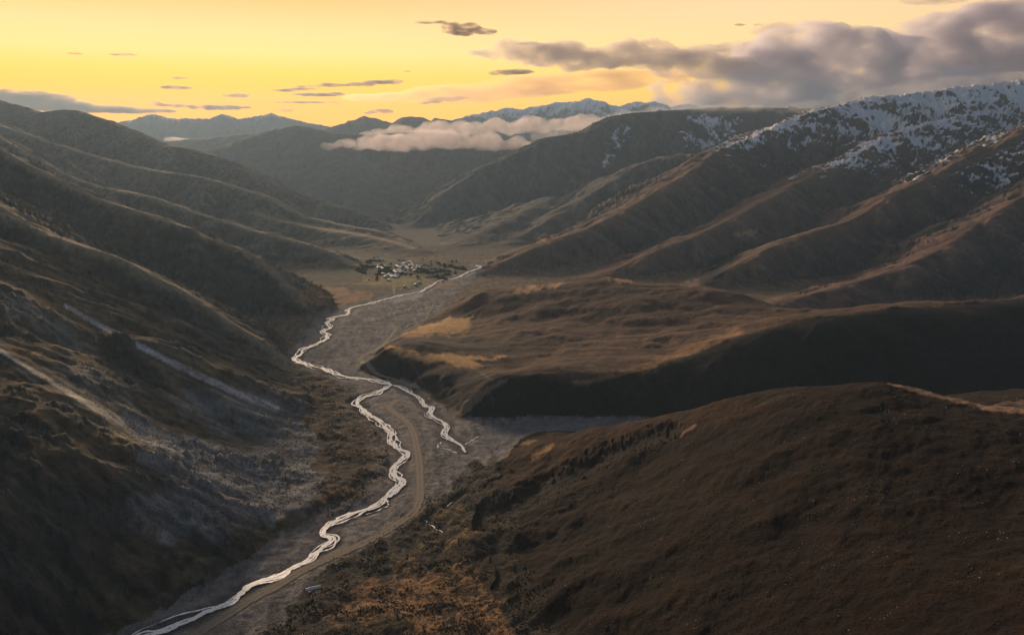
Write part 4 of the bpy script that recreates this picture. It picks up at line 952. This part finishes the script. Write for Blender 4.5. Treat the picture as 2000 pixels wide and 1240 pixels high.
def cover():
    vis = (np.abs(PX-1000) < 1080) & (PY < 1300)
    cl = sstep(-.1, .5, fbm(GX/22, GY/22, 3, 501))
    x, y = pick(SHRUB*vis*cl, 10000, 1); scatter('shrubs', x, y, rng.uniform(.2, .6, len(x))*rng.uniform(.6, 1.7, len(x)), .6, plain('dwarf_shrub', (.028, .024, .015), 1, .05, .4, .4), 'dark dwarf shrubs dotted over the straw-coloured heath by the river', 'shrubs')
    nh = label('near_hill')*vis*sstep(.0, .6, fbm(GX/60, GY/60, 3, 511))
    x, y = pick(nh, 4000, 2); scatter('heather', x, y, rng.uniform(.2, .65, len(x)), .55, plain('hill_heather', (.030, .021, .013), 1, .05, .5, .3), 'low dark heather clumps over the rounded near hill', 'shrubs')
    ls = label('scree_slope', 'rocky_spur')*vis*sstep(.0, .5, fbm(GX/40, GY/40, 3, 521))*(1-.8*STONE)
    x, y = pick(ls, 2500, 3); scatter('slope_shrubs', x, y, rng.uniform(.2, .55, len(x)), .5, plain('slope_shrub', (.050, .038, .018), 1, .05, .5, .3), 'low brown shrubs over the lower left slope', 'shrubs')
    x, y = pick(label('near_hill')*vis*sstep(.1, .6, fbm(GX/30, GY/30, 3, 531)), 1500, 4); scatter('hill_stones', x, y, rng.uniform(.15, .6, len(x))**1.1, .7, plain('pale_stone', (.34, .33, .31), .9, .2), 'pale loose stones scattered on the rounded near hill', 'stones', .3, .4)
    x, y = pick(STONE*vis*label('valley_floor'), 5000, 5); scatter('river_stones', x, y, rng.uniform(.2, .75, len(x)), .6, plain('river_stone', (.16, .15, .145), .9, .2, .5), 'grey boulders strewn over the river gravel', 'stones', .3, .35)
    x, y = pick(STONE*vis*label('scree_slope', 'rocky_spur', 'left_hill_near'), 4000, 6); scatter('scree_stones', x, y, rng.uniform(.25, 1.0, len(x)), .7, plain('scree_stone', (.13, .13, .135), .95, .2, .5), 'broken grey rocks on the scree fan', 'stones', .3, .35)
def groves():
    w = pmask([(680, 525), (740, 503), (760, 525), (830, 518), (910, 520), (860, 545), (800, 535), (720, 538)], 10, 12, 9, label('valley_floor'), 12)*sstep(.05, .35, fbm(GX/45, GY/45, 3, 541))
    g = np.random.default_rng(8); i0, i1 = rows(1700, 3000).start, rows(1700, 3000).stop
    area = np.diff(rr)[i0:i1][:, None]*np.diff(th)[None, :]*rr[i0:i1][:, None]
    p = (w[i0:i1, :-1]*area).ravel(); p = p/p.sum(); q = g.choice(len(p), 1600, p=p); i = q//(NT-1)+i0; j = q % (NT-1)
    r_ = rr[i]+g.random(1600)*(rr[i+1]-rr[i]); t_ = th[j]+g.random(1600)*(th[j+1]-th[j])
    scatter('village_thicket', r_*np.sin(t_), r_*np.cos(t_), rng.uniform(1.0, 2.8, 1600), 1.1, plain('thicket', (.030, .036, .018), 1, .05, .5, .3), 'dark green thickets between the fields around the village', 'thicket', .4, .2)
cover(); groves()
print('objects', time.time()-T0)

# ------------------------------------------------------------------ haze
def haze():
    x0, x1, y0, y1, z0, z1 = -14600, 14600, -1500, 15200, -420, 930
    v = [(x, y, z) for z in (z0, z1) for y in (y0, y1) for x in (x0, x1)]
    f = [(0, 2, 3, 1), (4, 5, 7, 6), (0, 1, 5, 4), (2, 6, 7, 3), (0, 4, 6, 2), (1, 3, 7, 5)]
    m = bpy.data.materials.new('haze_air'); m.use_nodes = True; nt = m.node_tree; nt.nodes.clear()
    o = nt.nodes.new('ShaderNodeOutputMaterial'); p = nt.nodes.new('ShaderNodeVolumePrincipled'); nt.links.new(p.outputs[0], o.inputs['Volume'])
    p.inputs['Color'].default_value = (.52, .74, 1.0, 1); p.inputs['Density'].default_value = 3.1e-5; p.inputs['Anisotropy'].default_value = .35
    ob = mesh_obj('haze', v, f, m, smooth=False); ob['kind'] = 'stuff'; ob['label'] = 'thin evening haze filling the whole valley'; ob['category'] = 'haze'
haze()
print('done', time.time()-T0)

# ------------------------------------------------------------------ clouds
from mathutils import noise as mnoise
def cloud_material(name, density, color, aniso=.5, patch=None):
    m = bpy.data.materials.new(name); m.use_nodes = True; nt = m.node_tree; nt.nodes.clear()
    o = nt.nodes.new('ShaderNodeOutputMaterial'); p = nt.nodes.new('ShaderNodeVolumePrincipled'); nt.links.new(p.outputs[0], o.inputs['Volume'])
    p.inputs['Color'].default_value = (*color, 1); p.inputs['Density'].default_value = density; p.inputs['Anisotropy'].default_value = aniso
    if patch:
        scale, lo, hi, flat = patch
        g = nt.nodes.new('ShaderNodeNewGeometry'); mp = nt.nodes.new('ShaderNodeMapping'); mp.inputs['Scale'].default_value = (1, 1, flat)
        nt.links.new(g.outputs['Position'], mp.inputs['Vector'])
        n = nt.nodes.new('ShaderNodeTexNoise'); n.inputs['Scale'].default_value = scale; n.inputs['Detail'].default_value = 6; n.inputs['Roughness'].default_value = .62
        nt.links.new(mp.outputs[0], n.inputs['Vector'])
        r = nt.nodes.new('ShaderNodeMapRange'); r.inputs[1].default_value = lo; r.inputs[2].default_value = hi; r.inputs[3].default_value = 0; r.inputs[4].default_value = density
        nt.links.new(n.outputs['Fac'], r.inputs[0]); nt.links.new(r.outputs[0], p.inputs['Density'])
    return m
def sphere_mesh(nu=20, nv=12):
    vs = [(0, 0, 1)]; fs = []
    for j in range(1, nv):
        t = math.pi*j/nv
        for i in range(nu):
            a = 2*math.pi*i/nu; vs.append((math.sin(t)*math.cos(a), math.sin(t)*math.sin(a), math.cos(t)))
    vs.append((0, 0, -1)); n = len(vs)-1
    for i in range(nu):
        fs.append((0, 1+i, 1+(i+1) % nu)); fs.append((n, 1+(nv-2)*nu+(i+1) % nu, 1+(nv-2)*nu+i))
        for j in range(nv-2):
            a = 1+j*nu+i; b = 1+j*nu+(i+1) % nu; fs.append((a, a+nu, b+nu, b))
    return np.array(vs), fs
SPH = sphere_mesh()
def cloud(name, label_, balls, mat, voxel, amp, lam, seed=0, group=None, stretch=(1, 1, 1)):
    """balls: (px, py, distance, half width px, half height px, half depth m); merged, then ruffled"""
    vs, fs, off = [], [], 0
    for (px, py, D, rx, ry, rd) in balls:
        c = at(px, py, D); q = np.linalg.norm(c-np.array((0, 0, HC)))/FPX
        v = SPH[0]*np.array((rx*q, rd, ry*q))+c
        vs.append(v); fs += [tuple(i+off for i in f) for f in SPH[1]]; off += len(v)
    V = np.concatenate(vs)
    c0 = V.mean(0)
    me = bpy.data.meshes.new(name); me.from_pydata([tuple(p) for p in (V-c0)], [], fs)
    o = bpy.data.objects.new(name, me); scene.collection.objects.link(o)
    md = o.modifiers.new('r', 'REMESH'); md.mode = 'VOXEL'; md.voxel_size = voxel
    dg = bpy.context.evaluated_depsgraph_get(); me2 = bpy.data.meshes.new_from_object(o.evaluated_get(dg))
    o.modifiers.clear(); o.data = me2; bpy.data.meshes.remove(me); me2.name = name
    n = len(me2.vertices); co = np.empty(n*3, np.float32); no = np.empty(n*3, np.float32)
    me2.vertices.foreach_get('co', co); me2.vertex_normals.foreach_get('vector', no); co = co.reshape(-1, 3); no = no.reshape(-1, 3)
    sv = Vector((seed*13.7, seed*5.1, seed*2.3)); d = np.empty(n, np.float32)
    for i in range(n):
        p = Vector((co[i, 0]/lam*stretch[0], co[i, 1]/lam*stretch[1], co[i, 2]/lam*stretch[2]))+sv
        d[i] = mnoise.fractal(p, .9, 2.1, 5)
    co = co+no*np.array((1, 1, .75 if stretch == (1, 1, 1) else .5), np.float32)*(d*amp)[:, None]
    me2.vertices.foreach_set('co', co.ravel()); me2.update(); me2.shade_smooth()
    me2.materials.clear(); me2.materials.append(mat); o.location = c0
    o['label'] = label_; o['category'] = 'cloud'
    if group: o['group'] = group
    return o
BIG = cloud_material('grey_cloud', .0045, (.93, .90, .97), .45, (.0009, .42, .62, 1.4))
DARK = cloud_material('dark_cloud', .0036, (.80, .72, .70), .45, (.0016, .36, .62, 1.6))
THIN = cloud_material('thin_cloud', .0060, (.52, .42, .34), .5, (.0022, .34, .60, 3.0))
SHELF = cloud_material('shelf_cloud', .0016, (.66, .62, .70), .5, (.0013, .38, .64, 3.0))
VEIL = cloud_material('veil_cloud', .0016, (.86, .62, .36), .6, (.0008, .36, .7, 4.0))
BANK = cloud_material('bank_cloud', .0070, (.94, .84, .84), .35, (.010, .30, .58, 1.3))
MIST = cloud_material('mist_cloud', .0022, (.95, .92, .95), .4, (.006, .36, .62, 1.2))
WISP = cloud_material('wisp_cloud', .0016, (.97, .94, .92), .4)
def sky_clouds():
    D = 18500
    cloud('cloud', 'long dark wispy cloud arm reaching left from the big grey cloud', [(960, 104, D, 45, 14, 500), (1010, 98, D, 60, 18, 700), (1080, 108, D, 80, 22, 900), (1160, 116, D, 90, 20, 900), (1250, 108, D, 80, 24, 900), (1240, 96, D, 40, 16, 600), (1330, 120, D, 90, 24, 900), (1400, 130, D, 80, 22, 900)], DARK, 60, 190, 700, 1)
    cloud('cloud', 'big purple-grey billowing cloud above the snowy crest', [(1560, 150, D+800, 120, 80, 1300), (1640, 120, D+900, 110, 62, 1300), (1550, 95, D+700, 75, 38, 900), (1700, 150, D+900, 120, 70, 1300), (1500, 130, D+500, 70, 50, 900), (1790, 170, D+600, 110, 50, 1200), (1620, 190, D+500, 170, 40, 1400)], BIG, 80, 300, 1100, 2)
    cloud('cloud', 'pale grey cloud mass at the right edge above the mountain', [(1880, 110, D+2500, 150, 70, 1500), (1990, 90, D+2500, 150, 70, 1500), (1930, 60, D+2600, 90, 34, 1000), (2080, 130, D+2500, 170, 90, 1600), (1800, 95, D+2700, 110, 36, 1000), (1960, 160, D+2300, 160, 50, 1400)], BIG, 90, 300, 1200, 3)
    cloud('cloud', 'low golden-grey fog cloud resting on the flat-topped mountain', [(1400, 190, D-600, 80, 34, 900), (1480, 180, D-700, 90, 44, 900), (1350, 205, D-500, 70, 22, 700), (1560, 200, D-700, 110, 34, 900), (1320, 170, D-300, 55, 14, 500)], BIG, 70, 230, 800, 4)
    cloud('cloud', 'dark lens cloud capping the big purple-grey cloud', [(1550, 56, D+3000, 70, 9, 700), (1590, 52, D+3000, 40, 7, 500), (1510, 62, D+3000, 40, 6, 500)], SHELF, 45, 130, 500, 5, stretch=(1, 1, 2))
    cloud('cloud', 'grey cloud shelf behind the wispy arm', [(1400, 104, D+4000, 90, 13, 900), (1460, 98, D+4000, 70, 14, 900), (1340, 100, D+4000, 50, 7, 700)], SHELF, 50, 150, 600, 6, stretch=(1, 1, 2))
    cloud('cloud', 'grey cloud in the top right corner of the sky', [(1960, 16, D+4500, 60, 10, 900), (2010, 12, D+4500, 60, 10, 900), (1890, 30, D+4500, 60, 6, 700)], SHELF, 60, 190, 600, 7, stretch=(1, 1, 2))
    cloud('cloud', 'small grey cloud at the top edge of the sky', [(1815, 1, D+5000, 50, 6, 600), (1850, -2, D+5000, 40, 6, 600)], SHELF, 50, 130, 500, 8, stretch=(1, 1, 2))
    cloud('cloud', 'broad orange veil cloud streak low over the far range', [(820, 192, 24000, 150, 9, 900), (960, 178, 24000, 170, 14, 1200), (1100, 162, 24000, 170, 15, 1200), (1240, 150, 24000, 120, 14, 1000)], VEIL, 80, 160, 1500, 9, stretch=(1, 1, 3))
    D = 28000
    small = [('small dark lens cloud alone above the left notch', [(345, 171, 31, 3.2), (368, 172, 12, 2)]), ('tiny lens cloud just above the dark lens cloud', [(353, 153, 17, 2.2)]), ('lens cloud left of the long striped clouds', [(462, 187, 25, 3)]),
             ('thin flat cloud high over the left mountains', [(241, 107, 25, 2.2), (258, 108, 10, 1.5)]), ('faint tiny cloud high at the left', [(145, 105, 14, 1.6)]), ('flat dark cloud just above the far left range', [(435, 210, 50, 4.2), (390, 209, 28, 3), (468, 211, 22, 3)]),
             ('flat cloud left of the dark one above the far range', [(325, 205, 30, 2.6), (350, 207, 24, 2.4), (305, 201, 10, 2)]), ('long thin striped cloud left of the slanting streak', [(555, 177, 30, 2.4), (585, 174, 32, 2.4), (605, 173, 18, 2)]), ('slanting dark cloud streak over the middle of the far peaks', [(745, 161, 38, 4.6), (705, 165, 34, 3.4), (772, 158, 16, 3)]),
             ('streaky cloud linking the slanting streak', [(655, 167, 30, 3), (640, 164, 20, 2), (600, 169, 26, 2)]), ('thin dark stripe below the slanting streak', [(620, 185, 50, 3), (650, 183, 26, 2.2)]), ('orange cloud patch low over the far peaks', [(865, 195, 34, 5), (890, 192, 30, 4), (840, 200, 24, 3)]),
             ('ragged grey cloud alone high in the middle of the sky', [(905, 60, 40, 9), (885, 52, 24, 7), (935, 62, 34, 6), (915, 50, 22, 5)]), ('faint streak cloud beside the ragged grey cloud', [(842, 44, 32, 2.4), (870, 46, 16, 2)]), ('tiny cloud speck above the orange veil', [(795, 140, 8, 1.8)]), ('orange puff low over the dark foothills', [(745, 217, 26, 4.4), (730, 220, 20, 3)]),
             ('small orange puff above the far left range', [(558, 216, 16, 3.4)]), ('hairline dark cloud under the thin stripe', [(600, 200, 60, 1.4), (560, 200, 26, 1.4)]), ('thin dark cloud above the wispy arm', [(1035, 86, 32, 2.6)]), ('grey streak between the wispy arm and the veil', [(1005, 141, 40, 5), (980, 143, 26, 4)]), ('tiny cloud right of the sky middle', [(1445, 49, 12, 2)]), ('tiny twin cloud right of the sky middle', [(1480, 49, 10, 2)])]
    for k, (lb, bl) in enumerate(small):
        cloud('cloud', lb, [(x, y, D+500*k, a, b, a*12) for x, y, a, b in bl], THIN, 38, 60 if bl[0][3] < 4 else 110, 420, 20+k, 'small clouds scattered in the sunset sky', (1, 1, 2.2))
    cloud('cloud', 'brown ragged cloud at the left edge above the mountain', [(20, 192, 20000, 60, 12, 900), (60, 196, 20000, 50, 15, 900), (95, 192, 20000, 34, 9, 700), (110, 206, 20000, 60, 9, 700)], THIN, 45, 120, 600, 50, stretch=(1, 1, 1.6))
    cloud('cloud', 'flat brown cloud strip behind the left mountain crest', [(190, 213, 21000, 70, 6, 700), (250, 216, 21000, 60, 5, 700), (150, 210, 21000, 50, 6, 700), (300, 217, 21000, 40, 3.5, 600)], THIN, 45, 70, 600, 51, stretch=(1, 1, 2))
def valley_clouds():
    r = random.Random(4)
    def bank(x0, x1, yb, yt, D0, D1, n, rmin, rmax):
        out = []
        for i in range(n):
            f = i/(n-1); x = x0+(x1-x0)*f; a = math.sin(math.pi*min(max(f, .04), .96))**.45
            rr_ = (rmin+(rmax-rmin)*r.random())*a
            y = yb(f)-rr_*(.6+.5*r.random()); D = D0+(D1-D0)*f
            out.append((x, y, D+r.uniform(-60, 60), rr_*1.9, rr_, rr_*D/FPX*1.6))
        return out
    b1 = bank(640, 1075, lambda f: 289+2*math.sin(f*9), None, 6250, 5750, 26, 10, 20)
    cloud('low_cloud_bank', 'pink billowing front roll of the low cloud bank across the valley', b1, BANK, 16, 34, 95, 60)
    b2 = bank(670, 1290, lambda f: 273-26*f, None, 7150, 6600, 28, 10, 19)
    cloud('low_cloud_bank', 'rear roll of the low cloud bank below the dark foothill peaks', b2, BANK, 18, 40, 120, 61)
    b3 = [(1100, 262, 6100, 40, 10, 90), (1140, 252, 6050, 45, 11, 90), (1180, 240, 6000, 45, 9, 90), (1215, 230, 5950, 40, 7, 80), (1250, 222, 5800, 40, 6, 80), (1070, 268, 6050, 35, 10, 90)]
    cloud('low_cloud_bank', 'golden tongue of cloud rising along the flat-topped mountain', b3, WISP, 16, 45, 160, 62)
    b4 = [(1300, 216, 5500, 40, 7, 90), (1350, 214, 5560, 50, 9, 90), (1400, 216, 5640, 50, 11, 90), (1445, 214, 5700, 40, 8, 90), (1490, 210, 5800, 30, 5, 80)]
    cloud('low_cloud_bank', 'wisps of cloud spilling over the flat mountain top', b4, WISP, 16, 42, 150, 63)
    b5 = [(1540, 214, 5250, 45, 7, 90), (1600, 206, 5250, 50, 9, 90), (1670, 190, 5250, 55, 10, 90), (1745, 180, 5300, 55, 10, 90), (1820, 168, 5350, 55, 10, 90), (1890, 160, 5400, 50, 9, 90), (1960, 152, 5450, 50, 9, 90), (2030, 146, 5500, 50, 9, 90)]
    cloud('low_cloud_bank', 'pale mist clinging along the snowy crest at right', b5, MIST, 18, 48, 170, 65)
    cloud('low_cloud_bank', 'small bright fog patch in the gap behind the left mountain', [(340, 272, 9000, 18, 4, 120), (362, 274, 9000, 12, 3, 120)], BANK, 16, 14, 120, 64)
sky_clouds(); valley_clouds()
print('clouds', time.time()-T0)
